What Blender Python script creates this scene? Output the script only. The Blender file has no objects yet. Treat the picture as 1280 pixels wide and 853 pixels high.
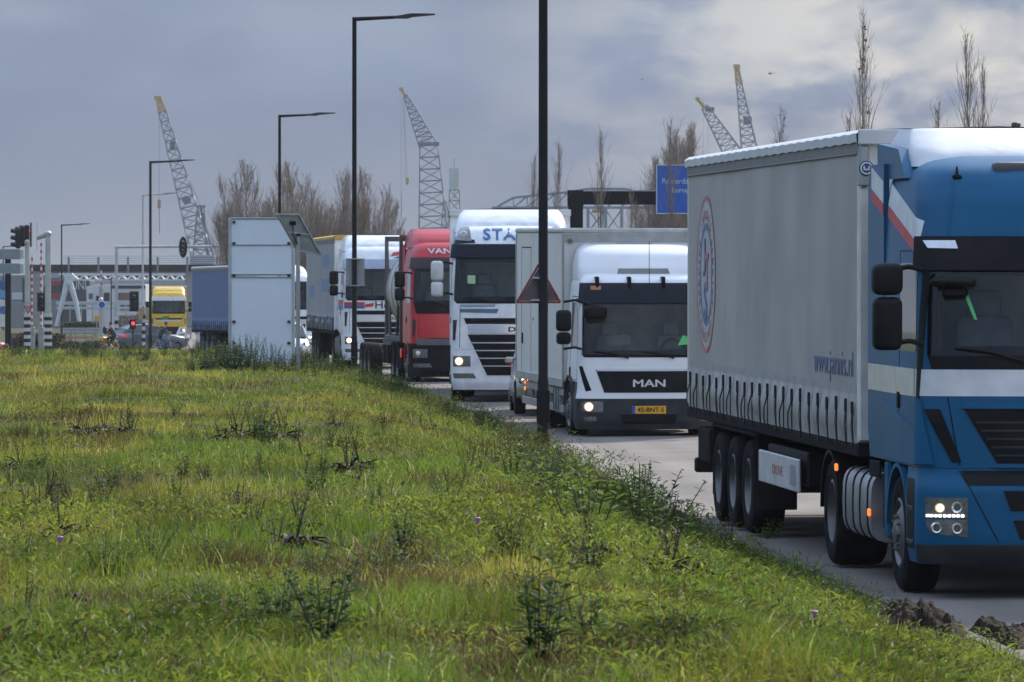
import bpy, bmesh, math, random
import numpy as np
from mathutils import Vector, Matrix
random.seed(7); rng = np.random.default_rng(11)
R = math.radians
C = bpy.context.scene.collection
scene = bpy.context.scene

# ------------------------------------------------------------------ camera
F = 6970.0            # focal length in pixels of the 1280 px wide photograph (long telephoto)
CAMZ = 2.58           # camera height over the road, standing on the grass bank
cam = bpy.data.objects.new('camera', bpy.data.cameras.new('camera')); C.objects.link(cam)
cam.location = (0, 0, CAMZ); cam.rotation_euler = (R(90), 0, 0)
cam.data.sensor_width = 36; cam.data.lens = 36*F/1280
cam.data.shift_y = -54.5/1280
cam.data.clip_start = 1; cam.data.clip_end = 40000
cam.data.dof.use_dof = True; cam.data.dof.focus_distance = 62; cam.data.dof.aperture_fstop = 16
scene.camera = cam

# ------------------------------------------------------------------ sky, sun, exposure
SUN_EL, SUN_AZ = R(34), R(25)        # azimuth clockwise from +Y: beyond the queue, to the right
w = bpy.data.worlds.new('World'); scene.world = w; w.use_nodes = True
nt = w.node_tree; nt.nodes.clear()
def N(t, **k):
    n = nt.nodes.new(t)
    for a, b in k.items(): setattr(n, a, b)
    return n
def LK(a, b): nt.links.new(a, b)
out = N('ShaderNodeOutputWorld'); bg = N('ShaderNodeBackground'); bg.inputs[1].default_value = 0.1
LK(bg.outputs[0], out.inputs[0])
sky = N('ShaderNodeTexSky', sky_type='NISHITA'); sky.sun_disc = False
sky.sun_elevation = SUN_EL; sky.sun_rotation = SUN_AZ
tc = N('ShaderNodeTexCoord'); sep = N('ShaderNodeSeparateXYZ'); LK(tc.outputs['Generated'], sep.inputs[0])
def MR(src, a, b, c, d, smooth=False):
    n = N('ShaderNodeMapRange'); n.clamp = True
    if smooth: n.interpolation_type = 'SMOOTHSTEP'
    for i, v in zip((1, 2, 3, 4), (a, b, c, d)): n.inputs[i].default_value = v
    LK(src, n.inputs[0]); return n.outputs[0]
def MT(op, a, b):
    n = N('ShaderNodeMath', operation=op)
    for i, v in ((0, a), (1, b)):
        if isinstance(v, (int, float)): n.inputs[i].default_value = v
        else: LK(v, n.inputs[i])
    return n.outputs[0]
def noise(sx, sz, scale, detail, rough, off=0.0, dist=0.0):
    mp = N('ShaderNodeMapping'); mp.inputs['Scale'].default_value = (sx, 1, sz); mp.inputs['Location'].default_value = (off, 0, off)
    LK(tc.outputs['Generated'], mp.inputs[0])
    n = N('ShaderNodeTexNoise'); n.inputs['Scale'].default_value = scale; n.inputs['Detail'].default_value = detail
    n.inputs['Roughness'].default_value = rough; n.inputs['Distortion'].default_value = dist
    LK(mp.outputs[0], n.inputs['Vector']); return n.outputs['Fac']
def ramp(src, stops):
    n = N('ShaderNodeValToRGB'); cr = n.color_ramp
    while len(cr.elements) < len(stops): cr.elements.new(0.5)
    for e, (p, c) in zip(cr.elements, stops): e.position = p; e.color = (*c, 1)
    LK(src, n.inputs[0]); return n.outputs[0]
def mixc(f, a, b, mode='MIX'):
    n = N('ShaderNodeMix', data_type='RGBA', blend_type=mode)
    if isinstance(f, (int, float)): n.inputs[0].default_value = f
    else: LK(f, n.inputs[0])
    for i, v in ((6, a), (7, b)):
        if isinstance(v, tuple): n.inputs[i].default_value = (*v, 1)
        else: LK(v, n.inputs[i])
    return n.outputs[2]
def lin(r, g, b): return tuple(((c/255+0.055)/1.055)**2.4 if c > 10 else c/255/12.92 for c in (r, g, b))
n1 = noise(26, 60, 1.0, 3, 0.45, 3.1, 0.2)
n2 = noise(38, 78, 1.0, 4, 0.5, 8.7, 0.3)
n3 = noise(13, 30, 1.0, 3, 0.5, 5.3)
# the bank of cloud low over the harbour: layers follow the elevation, broken up by the noise
zz = MT('ADD', sep.outputs[2], MT('MULTIPLY', MT('SUBTRACT', n1, 0.5), 0.019))
lay = ramp(MR(zz, 0.0, 0.056, 0, 1), [(0.0, lin(160, 170, 189)), (0.20, lin(142, 159, 185)), (0.42, lin(124, 144, 178)), (0.60, lin(119, 140, 178)),
                                      (0.74, lin(128, 151, 188)), (0.88, lin(141, 161, 193)), (1.0, lin(125, 147, 184))])
light = MT('MULTIPLY', MR(n2, 0.36, 0.62, 0, 1, True), MR(sep.outputs[0], -0.01, 0.08, 0.03, 1.0))
light = MT('MULTIPLY', light, MR(sep.outputs[2], 0.012, 0.042, 0.15, 1)); light = MT('MULTIPLY', light, MR(sep.outputs[2], 0.07, 0.16, 1, 0.15))
col = mixc(light, lay, lin(252, 247, 238))
dark = MT('MULTIPLY', MR(n3, 0.52, 0.36, 0, 0.55, True), MR(sep.outputs[2], 0.0, 0.03, 0.3, 1))
col = mixc(dark, col, lin(106, 127, 166))
up = MR(sep.outputs[2], 0.06, 0.70, 1.0, 4.05, True)       # overcast: brighter overhead
bk = MR(sep.outputs[0], -0.7, -0.12, 1.25, 1.0, True)       # thinner cloud over the open land at left
mul = MT('MULTIPLY', MT('MULTIPLY', up, bk), 6.5)
cb = N('ShaderNodeCombineXYZ'); [LK(mul, cb.inputs[i]) for i in range(3)]
vm = N('ShaderNodeVectorMath', operation='MULTIPLY'); LK(col, vm.inputs[0]); LK(cb.outputs[0], vm.inputs[1])
warm = mixc(MR(sep.outputs[2], 0.06, 0.4, 0, 1), (1.0, 1.0, 1.0), (1.10, 1.0, 0.87)); vm2 = N('ShaderNodeVectorMath', operation='MULTIPLY'); LK(vm.outputs[0], vm2.inputs[0]); LK(warm, vm2.inputs[1])
LK(mixc(0.06, vm2.outputs[0], sky.outputs[0]), bg.inputs[0])

sl = bpy.data.lights.new('sun', 'SUN'); sl.energy = 4.9; sl.angle = R(7); sl.color = (1.0, 0.95, 0.87)
sun = bpy.data.objects.new('sun', sl); C.objects.link(sun)
sd = Vector((math.sin(SUN_AZ)*math.cos(SUN_EL), math.cos(SUN_AZ)*math.cos(SUN_EL), math.sin(SUN_EL)))
sun.rotation_euler = (-sd).to_track_quat('-Z', 'Y').to_euler(); sun.location = (30, -40, 60)
vs = scene.view_settings; vs.view_transform = 'Standard'; vs.look = 'None'; vs.exposure = 0.3; vs.gamma = 1
try: vs.use_curve_mapping = False
except Exception: pass
scene.render.filter_size = 1.8
scene.cycles.max_bounces = 6; scene.cycles.transparent_max_bounces = 8

# ------------------------------------------------------------------ materials
MATS = {}
def M(name, col, rough=0.5, metal=0.0, var=0.12, scale=5.0, coat=0.0, bump=0.0, bscale=40.0, emit=None, es=0.0, grime=0.0, spec=0.5, attr=None, trans=0.0):
    if name in MATS: return MATS[name]
    m = bpy.data.materials.new(name); m.use_nodes = True; t = m.node_tree
    p = t.nodes['Principled BSDF']; p.inputs['Roughness'].default_value = rough; p.inputs['Metallic'].default_value = metal
    p.inputs['Coat Weight'].default_value = coat; p.inputs['Specular IOR Level'].default_value = spec
    if coat: p.inputs['Coat Roughness'].default_value = 0.12
    co = t.nodes.new('ShaderNodeTexCoord')
    def nz(sc, det=4):
        n = t.nodes.new('ShaderNodeTexNoise'); n.inputs['Scale'].default_value = sc; n.inputs['Detail'].default_value = det
        t.links.new(co.outputs['Object'], n.inputs['Vector']); return n.outputs['Fac']
    mr = t.nodes.new('ShaderNodeMapRange'); t.links.new(nz(scale), mr.inputs[0])
    for i, v in zip((1, 2, 3, 4), (0.3, 0.7, 1-var, 1+var)): mr.inputs[i].default_value = v
    mx = t.nodes.new('ShaderNodeMix'); mx.data_type = 'RGBA'; mx.blend_type = 'MULTIPLY'; mx.inputs[0].default_value = 1
    if attr:
        a = t.nodes.new('ShaderNodeAttribute'); a.attribute_name = attr; t.links.new(a.outputs['Color'], mx.inputs[6])
    else: mx.inputs[6].default_value = (*col, 1)
    t.links.new(mr.outputs[0], mx.inputs[7])
    last = mx.outputs[2]
    if grime:
        g = t.nodes.new('ShaderNodeMapRange'); t.links.new(nz(scale*0.45, 6), g.inputs[0])
        for i, v in zip((1, 2, 3, 4), (0.42, 0.72, 0, grime)): g.inputs[i].default_value = v
        gm = t.nodes.new('ShaderNodeMix'); gm.data_type = 'RGBA'; t.links.new(g.outputs[0], gm.inputs[0]); t.links.new(last, gm.inputs[6])
        gm.inputs[7].default_value = (0.16, 0.14, 0.115, 1); last = gm.outputs[2]
    t.links.new(last, p.inputs['Base Color'])
    if bump:
        b = t.nodes.new('ShaderNodeBump'); b.inputs['Strength'].default_value = bump; b.inputs['Distance'].default_value = 0.02
        t.links.new(nz(bscale, 5), b.inputs['Height']); t.links.new(b.outputs[0], p.inputs['Normal'])
    if emit: p.inputs['Emission Color'].default_value = (*emit, 1); p.inputs['Emission Strength'].default_value = es
    if trans:
        tr = t.nodes.new('ShaderNodeBsdfTranslucent'); t.links.new(last, tr.inputs[0])
        ms = t.nodes.new('ShaderNodeMixShader'); ms.inputs[0].default_value = trans
        t.links.new(p.outputs[0], ms.inputs[1]); t.links.new(tr.outputs[0], ms.inputs[2])
        t.links.new(ms.outputs[0], t.nodes['Material Output'].inputs[0])
    MATS[name] = m; return m

white = M('white_paint', (0.80, 0.81, 0.82), 0.36, var=0.05, scale=1.5, coat=0.25, grime=0.16)
cream_white = M('old_white_paint', (0.66, 0.66, 0.62), 0.4, var=0.06, scale=1.5, grime=0.22)
blue = M('deep_blue_paint', (0.011, 0.104, 0.215), 0.36, var=0.10, scale=1.3, coat=0.03, grime=0.12, spec=0.12)
cream = M('cream_stripe', (0.62, 0.59, 0.50), 0.4, grime=0.15)
red = M('red_paint', (0.50, 0.012, 0.020), 0.32, coat=0.2, grime=0.10)
yellow = M('yellow_paint', (0.72, 0.46, 0.02), 0.35, coat=0.3, grime=0.1)
plastic = M('black_plastic', (0.007, 0.0075, 0.009), 0.5, grime=0.07, spec=0.16)
greyplastic = M('dark_grey_plastic', (0.030, 0.033, 0.037), 0.5, grime=0.20, spec=0.25)
chassis = M('chassis_black', (0.016, 0.016, 0.017), 0.8, grime=0.10, spec=0.06)
rubber = M('tyre_rubber', (0.010, 0.010, 0.011), 0.9, spec=0.08, grime=0.13, scale=9, bump=0.2)
rimm = M('dull_steel_rim', (0.17, 0.17, 0.17), 0.45, metal=0.5, grime=0.5, scale=8)
alu = M('aluminium', (0.42, 0.42, 0.42), 0.42, metal=0.6, grime=0.4)
chrome = M('bright_trim', (0.70, 0.71, 0.73), 0.22, metal=0.7, var=0.04)
glass = M('dark_glass', (0.012, 0.020, 0.024), 0.03, var=0.0, spec=0.8)
lampglass = M('lamp_glass', (0.16, 0.165, 0.17), 0.12, metal=0.3, coat=1.0, var=0.3, scale=20)
lamp_on = M('lit_headlamp', (1, 0.9, 0.75), 0.3, emit=(1, 0.82, 0.58), es=7)
lamp_halo = M('warm_halo_glow', (1, .7, .4), .3, emit=(1, .58, .26), es=0.45)  # emissive colour imitating the warm halo of a lit headlamp
amber = M('amber_marker_lit', (0.9, 0.3, 0.05), 0.3, emit=(1, 0.25, 0.04), es=0.9)
redlamp = M('red_lamp', (0.5, 0.02, 0.02), 0.2, coat=1, emit=(1, 0.05, 0.05), es=0.35)
redlit = M('red_lamp_lit', (0.7, 0.02, 0.02), 0.2, emit=(1, 0.04, 0.05), es=2.5)
curtain_grey = M('grey_curtain', (0.385, 0.37, 0.35), 0.55, var=0.10, scale=0.9, grime=0.34, bump=0.3, bscale=2.2)
curtain_dgrey = M('grey_curtain_pale', (0.30, 0.31, 0.32), 0.55, var=0.07, scale=0.9, grime=0.2)
curtain_blue = M('blue_curtain', (0.075, 0.135, 0.27), 0.5, var=0.06, scale=0.9, grime=0.12)
tarp = M('white_tarpaulin', (0.60, 0.615, 0.63), 0.5, var=0.06, grime=0.12, bump=0.3, bscale=5)
boxwhite = M('box_body_white', (0.70, 0.69, 0.65), 0.4, var=0.04, scale=1.2, grime=0.14)
rubber_strap = M('strap_black', (0.015, 0.015, 0.016), 0.6)
decal_white = M('decal_white', (0.66, 0.67, 0.68), 0.45)
decal_red = M('decal_red', (0.50, 0.05, 0.05), 0.45)
decal_redp = M('faded_red', (0.47, 0.15, 0.15), 0.5, var=0.2)
decal_blue = M('decal_blue', (0.06, 0.12, 0.30), 0.45)
decal_bluep = M('faded_blue', (0.12, 0.15, 0.29), 0.5, var=0.2)
decal_sky = M('decal_sky_blue', (0.14, 0.33, 0.58), 0.45)
decal_black = M('decal_black', (0.02, 0.02, 0.022), 0.5)
decal_green = M('green_tag', (0.10, 0.50, 0.16), 0.5)
plate_yellow = M('plate_yellow', (0.80, 0.42, 0.02), 0.45)
plate_blue = M('plate_blue', (0.02, 0.10, 0.50), 0.45)
navy = M('navy_plastic', (0.008, 0.013, 0.022), 0.45, spec=0.25)
interior = M('dashboard_grey', (0.075, 0.078, 0.080), 0.6)
dark_metal = M('black_pole_paint', (0.008, 0.0085, 0.009), 0.6, var=0.2, spec=0.2)
grey_metal = M('galvanised_steel', (0.36, 0.38, 0.38), 0.5, metal=0.3, grime=0.15)
pale_pole = M('pale_grey_pole', (0.46, 0.48, 0.45), 0.5, grime=0.15)
sign_back = M('sign_back_grey', (0.30, 0.33, 0.34), 0.5, metal=0.2, grime=0.15)
board_white = M('pale_board', (0.74, 0.81, 0.87), 0.45, var=0.03, scale=1.5, grime=0.08)

wglass = bpy.data.materials.new('windscreen_glass'); wglass.use_nodes = True; _t = wglass.node_tree; _t.nodes.clear()
_o = _t.nodes.new('ShaderNodeOutputMaterial'); _m = _t.nodes.new('ShaderNodeMixShader'); _f = _t.nodes.new('ShaderNodeFresnel'); _f.inputs[0].default_value = 1.55
_tr = _t.nodes.new('ShaderNodeBsdfTransparent'); _tr.inputs[0].default_value = (0.84, 0.90, 0.89, 1); _g = _t.nodes.new('ShaderNodeBsdfGlossy'); _g.inputs['Roughness'].default_value = 0.03
_t.links.new(_f.outputs[0], _m.inputs[0]); _t.links.new(_tr.outputs[0], _m.inputs[1]); _t.links.new(_g.outputs[0], _m.inputs[2]); _t.links.new(_m.outputs[0], _o.inputs[0])
seatm = M('seat_fabric', (0.20, 0.22, 0.24), 0.8, var=0.2); liningm = M('cab_lining', (0.42, 0.47, 0.46), 0.8, var=0.15)

# ------------------------------------------------------------------ mesh helpers
def smooth01(t): t = np.clip(t, 0, 1); return t*t*(3-2*t)
class MB:
    def __init__(s): s.v = []; s.f = []; s.m = []; s.mi = 0
    def mat(s, i): s.mi = i; return s
    def add(s, vs, fs):
        o = len(s.v); s.v += [tuple(v) for v in vs]; s.f += [tuple(i+o for i in f) for f in fs]; s.m += [s.mi]*len(fs); return s
    def box(s, x0, x1, y0, y1, z0, z1, b=0.0, T=None):
        lo = (min(x0, x1), min(y0, y1), min(z0, z1)); hi = (max(x0, x1), max(y0, y1), max(z0, z1))
        b = min(b, *(0.49*(h-l) for h, l in zip(hi, lo)))
        if b <= 0:
            vs = [(x, y, z) for x in (lo[0], hi[0]) for y in (lo[1], hi[1]) for z in (lo[2], hi[2])]
            fs = [(0, 1, 3, 2), (4, 6, 7, 5), (0, 4, 5, 1), (2, 3, 7, 6), (0, 2, 6, 4), (1, 5, 7, 3)]
        else:
            vs = []; ix = {}
            for sx in (0, 1):
                for sy in (0, 1):
                    for sz in (0, 1):
                        sg = (sx, sy, sz)
                        for a in range(3):
                            p = [(hi[k] if sg[k] else lo[k]) + (0 if k == a else (-b if sg[k] else b)) for k in range(3)]
                            ix[sg, a] = len(vs); vs.append(p)
            fs = []
            for a in range(3):
                b1, c1 = [(1, 2), (2, 0), (0, 1)][a]
                for sa in (0, 1):
                    q = []
                    for u, v in ((0, 0), (1, 0), (1, 1), (0, 1)):
                        sg = [0, 0, 0]; sg[a] = sa; sg[b1] = u; sg[c1] = v; q.append(ix[tuple(sg), a])
                    fs.append(q)
                for u in (0, 1):
                    for v in (0, 1):
                        e = []
                        for sa, ax in ((0, b1), (0, c1), (1, c1), (1, b1)):
                            sg = [0, 0, 0]; sg[a] = sa; sg[b1] = u; sg[c1] = v; e.append(ix[tuple(sg), ax])
                        fs.append(e)
            for sx in (0, 1):
                for sy in (0, 1):
                    for sz in (0, 1): fs.append([ix[(sx, sy, sz), a] for a in range(3)])
        if T is not None: vs = [T @ Vector(v) for v in vs]
        return s.add(vs, fs)
    def tube(s, pts, r, n=8, r1=None, caps=True):
        pts = [Vector(p) for p in pts]; k = len(pts); vs = []; fs = []
        if r1 is None: r1 = r
        u = None
        for i, p in enumerate(pts):
            d = (pts[min(i+1, k-1)] - pts[max(i-1, 0)]).normalized()
            if u is None:
                u = d.cross(Vector((0, 0, 1)) if abs(d.z) < 0.9 else Vector((1, 0, 0))).normalized()
            else: u = (u - d*u.dot(d)).normalized()
            v = d.cross(u); rr = r + (r1-r)*i/max(k-1, 1)
            for j in range(n):
                a = 2*math.pi*j/n + (math.pi/4 if n == 4 else 0); vs.append(p + (u*math.cos(a) + v*math.sin(a))*rr)
        for i in range(k-1):
            for j in range(n): fs.append((i*n+j, i*n+(j+1) % n, (i+1)*n+(j+1) % n, (i+1)*n+j))
        if caps: fs += [tuple(range(n))[::-1], tuple((k-1)*n+j for j in range(n))]
        return s.add(vs, fs)
    def lathe(s, prof, c=(0, 0, 0), axis='x', n=32):           # prof: (radius, along axis)
        vs = []; fs = []; k = len(prof)
        for i in range(n):
            a = 2*math.pi*i/n
            for r, t in prof:
                u, v = r*math.cos(a), r*math.sin(a)
                p = {'x': (t, u, v), 'y': (u, t, v), 'z': (u, v, t)}[axis]
                vs.append((p[0]+c[0], p[1]+c[1], p[2]+c[2]))
        for i in range(n):
            for j in range(k-1): fs.append((i*k+j, ((i+1) % n)*k+j, ((i+1) % n)*k+j+1, i*k+j+1))
        return s.add(vs, fs)
    def rbox(s, x0, x1, y0, y1, z0, z1, r, n=7):
        lo = (min(x0, x1), min(y0, y1), min(z0, z1)); hi = (max(x0, x1), max(y0, y1), max(z0, z1)); r = min(r, *(0.49*(h-l) for h, l in zip(hi, lo)))
        ix = {}; vs = []; fs = []
        def vid(p):
            q = [min(max(c, l+r), h-r) for c, l, h in zip(p, lo, hi)]; d = Vector(p)-Vector(q); v = Vector(q)+(d.normalized()*r if d.length > 1e-9 else d)
            k = tuple(round(c, 5) for c in v)
            if k not in ix: ix[k] = len(vs); vs.append(v)
            return ix[k]
        def ax(l, h): 
            e = [l+r*(1-math.cos(t*math.pi/2)) for t in np.linspace(0, 1, n//2+1)]; return e+[h-(c-l) for c in e[::-1]]
        A = [ax(l, h) for l, h in zip(lo, hi)]
        for a in range(3):
            b, c = (a+1) % 3, (a+2) % 3
            for side in (lo[a], hi[a]):
                for i in range(len(A[b])-1):
                    for j in range(len(A[c])-1):
                        q = []
                        for u, v in ((i, j), (i+1, j), (i+1, j+1), (i, j+1)):
                            p = [0, 0, 0]; p[a] = side; p[b] = A[b][u]; p[c] = A[c][v]; k = vid(p)
                            if k not in q: q.append(k)
                        if len(q) > 2: fs.append(q)
        return s.add(vs, fs)
    def each(s, name, mats, parent=None, **kw):
        """every connected piece becomes an object of its own"""
        par = list(range(len(s.v)))
        def find(a):
            while par[a] != a: par[a] = par[par[a]]; a = par[a]
            return a
        for f in s.f:
            r0 = find(f[0])
            for i in f[1:]: par[find(i)] = r0
        g = {}
        for f, m in zip(s.f, s.m): g.setdefault(find(f[0]), []).append((f, m))
        out = []
        for fl in g.values():
            q = MB(); mp = {}
            for f, m in fl:
                for i in f:
                    if i not in mp: mp[i] = len(q.v); q.v.append(s.v[i])
                q.f.append(tuple(mp[i] for i in f)); q.m.append(m)
            out.append(q.build(name, mats, parent, **kw))
        return out
    def prism(s, poly, a0, a1, axis='x', T=None):               # poly in the plane normal to axis
        n = len(poly)
        def mk(u, v, t): return {'x': (t, u, v), 'y': (u, t, v), 'z': (u, v, t)}[axis]
        vs = [mk(u, v, a0) for u, v in poly] + [mk(u, v, a1) for u, v in poly]
        fs = [tuple(range(n))[::-1], tuple(range(n, 2*n))] + [(i, (i+1) % n, n+(i+1) % n, n+i) for i in range(n)]
        if T is not None: vs = [T @ Vector(v) for v in vs]
        return s.add(vs, fs)
    def grid(s, fn, us, vs_):
        nu, nv = len(us), len(vs_)
        pts = [fn(u, v) for v in vs_ for u in us]
        return s.add(pts, [(j*nu+i, j*nu+i+1, (j+1)*nu+i+1, (j+1)*nu+i) for j in range(nv-1) for i in range(nu-1)])
    def mesh(s, name, mats, smooth=True, ang=35):
        me = bpy.data.meshes.new(name); me.from_pydata(s.v, [], s.f)
        for m in (mats if isinstance(mats, (list, tuple)) else [mats]): me.materials.append(m)
        me.polygons.foreach_set('material_index', s.m)
        bm = bmesh.new(); bm.from_mesh(me); bmesh.ops.recalc_face_normals(bm, faces=bm.faces); bm.to_mesh(me); bm.free()
        if smooth:
            me.polygons.foreach_set('use_smooth', [True]*len(me.polygons)); me.set_sharp_from_angle(angle=R(ang))
        me.update(); return me
    def build(s, name, mats, parent=None, loc=None, rot=None, smooth=True, ang=35):
        o = bpy.data.objects.new(name, s.mesh(name, mats, smooth, ang)); C.objects.link(o)
        if parent is not None: o.parent = parent
        if loc is not None: o.location = loc
        if rot is not None: o.rotation_euler = rot
        return o
def tag(o, label, cat, group=None, kind=None):
    o['label'] = label; o['category'] = cat
    if group: o['group'] = group
    if kind: o['kind'] = kind
    return o
def thing(name, label, cat, loc=(0, 0, 0), rot=(0, 0, 0), group=None):
    o = bpy.data.objects.new(name, None); C.objects.link(o); o.empty_display_size = 0.3
    o.location = loc; o.rotation_euler = rot; return tag(o, label, cat, group)
def struct(o): o['kind'] = 'structure'; return o
def dup(o, parent=None, loc=None, rot=None, scale=None, label=None):
    c = o.copy(); C.objects.link(c)
    if parent is not None: c.parent = parent
    if loc is not None: c.location = loc
    if rot is not None: c.rotation_euler = rot
    if scale is not None: c.scale = scale
    if label: c['label'] = label
    for ch in list(o.children): dup(ch, c)
    return c
def W(px, py, Z): return Vector(((px-640)*Z/F, Z, CAMZ-(py-372)*Z/F))
def ppm(Z): return F/Z
def text_mb(txt, fn, width=None, height=None, spacing=1.0, bold=0.0, depth=0.003, mb=None, align='C'):
    """letters of the built-in font as mesh; fn maps (x, y, depth) of the lettering to a point on the surface"""
    cu = bpy.data.curves.new('t', 'FONT'); cu.body = txt; cu.size = 1; cu.space_character = spacing; cu.offset = 0 if 'M' in txt else bold; cu.extrude = 0.5; cu.resolution_u = 3
    ob = bpy.data.objects.new('t', cu); C.objects.link(ob); bpy.context.view_layer.update()
    me = bpy.data.meshes.new_from_object(ob.evaluated_get(bpy.context.evaluated_depsgraph_get()))
    bpy.data.objects.remove(ob); bpy.data.curves.remove(cu)
    co = np.array([v.co[:] for v in me.vertices]); fs = [tuple(p.vertices) for p in me.polygons]; bpy.data.meshes.remove(me)
    mn, mx = co.min(0), co.max(0); sy = height/(mx[1]-mn[1]) if height else 1; sx = width/(mx[0]-mn[0]) if width else sy
    if not height: sy = sx
    mb = mb or MB()
    cx = {'C': (mn[0]+mx[0])/2, 'L': mn[0]}[align]
    mb.add([fn((x-cx)*sx, (y-mn[1])*sy, (z+0.5)*depth) for x, y, z in co], fs); return mb
# ------------------------------------------------------------------ lie of the land
_ky = np.array([-50, 0, 20, 40, 47, 64, 88, 97, 105, 116, 140, 166, 180, 218, 243, 258, 300, 405, 700, 3000, 40000.])
_kx = np.array([9, 5.9, 4.7, 3.5, 3.05, 1.75, .75, .35, -.40, -1.65, -3.05, -5.6, -6.9, -9.4, -11.7, -15.4, -19.5, -27, -55, -300, -300.])
_ry = np.array([-50, 47, 64, 97, 116, 170, 200, 218, 243, 258, 300, 350, 405, 700, 40000.])
_rz = np.array([0, 0, .10, .12, .45, .45, .32, .12, 0, 0, -.3, -.78, -.62, -.8, -.8])
_py = np.array([-50, 20, 60, 120, 150, 162, 185, 230, 300, 350, 40000.])
_pz = np.array([1.0, 1.0, 1.02, 1.0, 1.0, .99, .60, 0, -.62, -.95, -.95])
_fy = np.concatenate([np.arange(-50, 720, 1.0)])
def _sm(x, y, k):
    v = np.interp(_fy, x, y); ker = np.exp(-0.5*(np.arange(-12, 13)/k)**2); ker /= ker.sum()
    return np.convolve(np.pad(v, 12, mode='edge'), ker, 'valid')
_KX, _RZ = _sm(_ky, _kx, 3.0), _sm(_ry, _rz, 4.0)
def KX(y): return np.where(np.asarray(y) > 690, np.interp(y, _ky, _kx), np.interp(y, _fy, _KX))
def RZ(y): return np.interp(y, _fy, _RZ)
def vnoise(x, y, s, seed=0):
    x = np.asarray(x, float)/s; y = np.asarray(y, float)/s
    xi = np.floor(x).astype(int); yi = np.floor(y).astype(int); fx = x-xi; fy = y-yi
    fx = fx*fx*(3-2*fx); fy = fy*fy*(3-2*fy)
    def h(a, b):
        n = (a*374761393 + b*668265263 + seed*1442695041) & 0xffffffff
        n = ((n ^ (n >> 13))*1274126177) & 0xffffffff; return ((n ^ (n >> 16)) & 0xffff)/65535.0
    return (h(xi, yi)*(1-fx)+h(xi+1, yi)*fx)*(1-fy) + (h(xi, yi+1)*(1-fx)+h(xi+1, yi+1)*fx)*fy
ROADW = 8.2
def H(x, y):
    x = np.asarray(x, float); y = np.asarray(y, float)
    d = KX(y)-x; r = RZ(y); p = np.interp(y, _py, _pz)
    near = np.clip((y-300)/80, 0, 1)
    bank = r+0.08+(np.maximum(p, r-0.9+0*p)-r-0.08)*smooth01((d-0.15)/3.6)
    und = ((vnoise(x, y, 3.5, 1)-.5)*.16+(vnoise(x, y, 1.1, 2)-.5)*.07)*smooth01((d-.3)/2.0)*(1-near)
    left = bank+und
    rightd = -d-ROADW
    right = r+0.02+np.clip(rightd, 0, 1)*0.0
    return np.where(d > 0.15, left, np.where(rightd > 0, right, r-0.06))
def ground_hit(px, py):
    ys = np.arange(16, 260, 0.1); xs = (px-640)*ys/F; zs = CAMZ-(py-372)*ys/F
    k = np.argmax(H(xs, ys) >= zs); return float(xs[k]), float(ys[k]), float(H(xs[k], ys[k]))

grass_soil = M('grassy_soil', (0.055, 0.060, 0.022), 0.95, spec=0.08, var=0.45, scale=0.8, bump=0.6, bscale=12)
asphalt = M('asphalt', (0.250, 0.224, 0.198), 0.8, var=0.14, scale=0.35, bump=0.35, bscale=160)
kerbm = M('concrete_kerb', (0.13, 0.122, 0.11), 0.9, spec=0.1, var=0.2, scale=2.5, grime=0.4)

# ground sheet: follows the kerb so that bank, kerb step and verge have clean lines
us = np.concatenate([-np.geomspace(20000, 60, 26), np.arange(-55, -12, 1.5), np.arange(-12, -0.3, 0.3), [-0.16, -0.13], [0.3, 4, ROADW-0.1, ROADW+0.05, 9.5, 14, 22, 40, 80, 160, 400, 1200, 4000, 20000]])
ysg = np.concatenate([np.arange(-30, 15, 5), np.arange(15, 200, 0.8), np.arange(200, 420, 3), np.arange(420, 700, 20), np.geomspace(700, 32000, 30)])
U, Y = np.meshgrid(us, ysg); X = KX(Y)+U
Z = H(X, Y)
me = bpy.data.meshes.new('ground'); nu, nv = len(us), len(ysg)
idx = (np.arange(nv-1)[:, None]*nu+np.arange(nu-1)[None]).ravel()
me.from_pydata(np.stack([X.ravel(), Y.ravel(), Z.ravel()], 1).tolist(), [], np.stack([idx, idx+1, idx+nu+1, idx+nu], 1).tolist())
me.materials.append(grass_soil); me.polygons.foreach_set('use_smooth', [True]*len(me.polygons))
g = bpy.data.objects.new('ground', me); C.objects.link(g); struct(g)

ry = np.concatenate([np.arange(-30, 420, 2.0), np.arange(430, 700, 20)])
ru = list(np.arange(0, 8.21, .205)); ry = np.concatenate([np.arange(-30, 20, 2.0), np.arange(20, 130, .5), np.arange(130, 420, 2.0), np.arange(430, 700, 20)])
mb = MB(); mb.grid(lambda u, y: (float(KX(y))+u, y, float(RZ(y))+0.03*(1-abs(u/ROADW-.5)*2)-.005), ru, list(ry))
asphalt_worn = M('worn_asphalt', (0, 0, 0), 0.9, spec=0.06, var=0.10, scale=0.5, bump=0.35, bscale=160, attr='col')
ro = struct(mb.build('road', asphalt_worn)); UU, YY = np.meshgrid(np.array(ru), ry)
wear = 1-.20*sum(np.exp(-((UU-c)/.28)**2) for c in (.95, 2.85, 4.7, 6.6))-.12*np.exp(-((UU-1.9)/.25)**2)*(.3+vnoise(UU, YY*.15, .7, 61))-.42*np.exp(-(UU/.22)**2)
wear *= .90+.16*vnoise(UU*1.0, YY*.35, 1.2, 62)+.06*vnoise(UU, YY, .4, 63); patchy = (vnoise(UU*.7, YY*.12, 1.6, 64) > .72); wear = np.where(patchy, wear*.90, wear)
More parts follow.
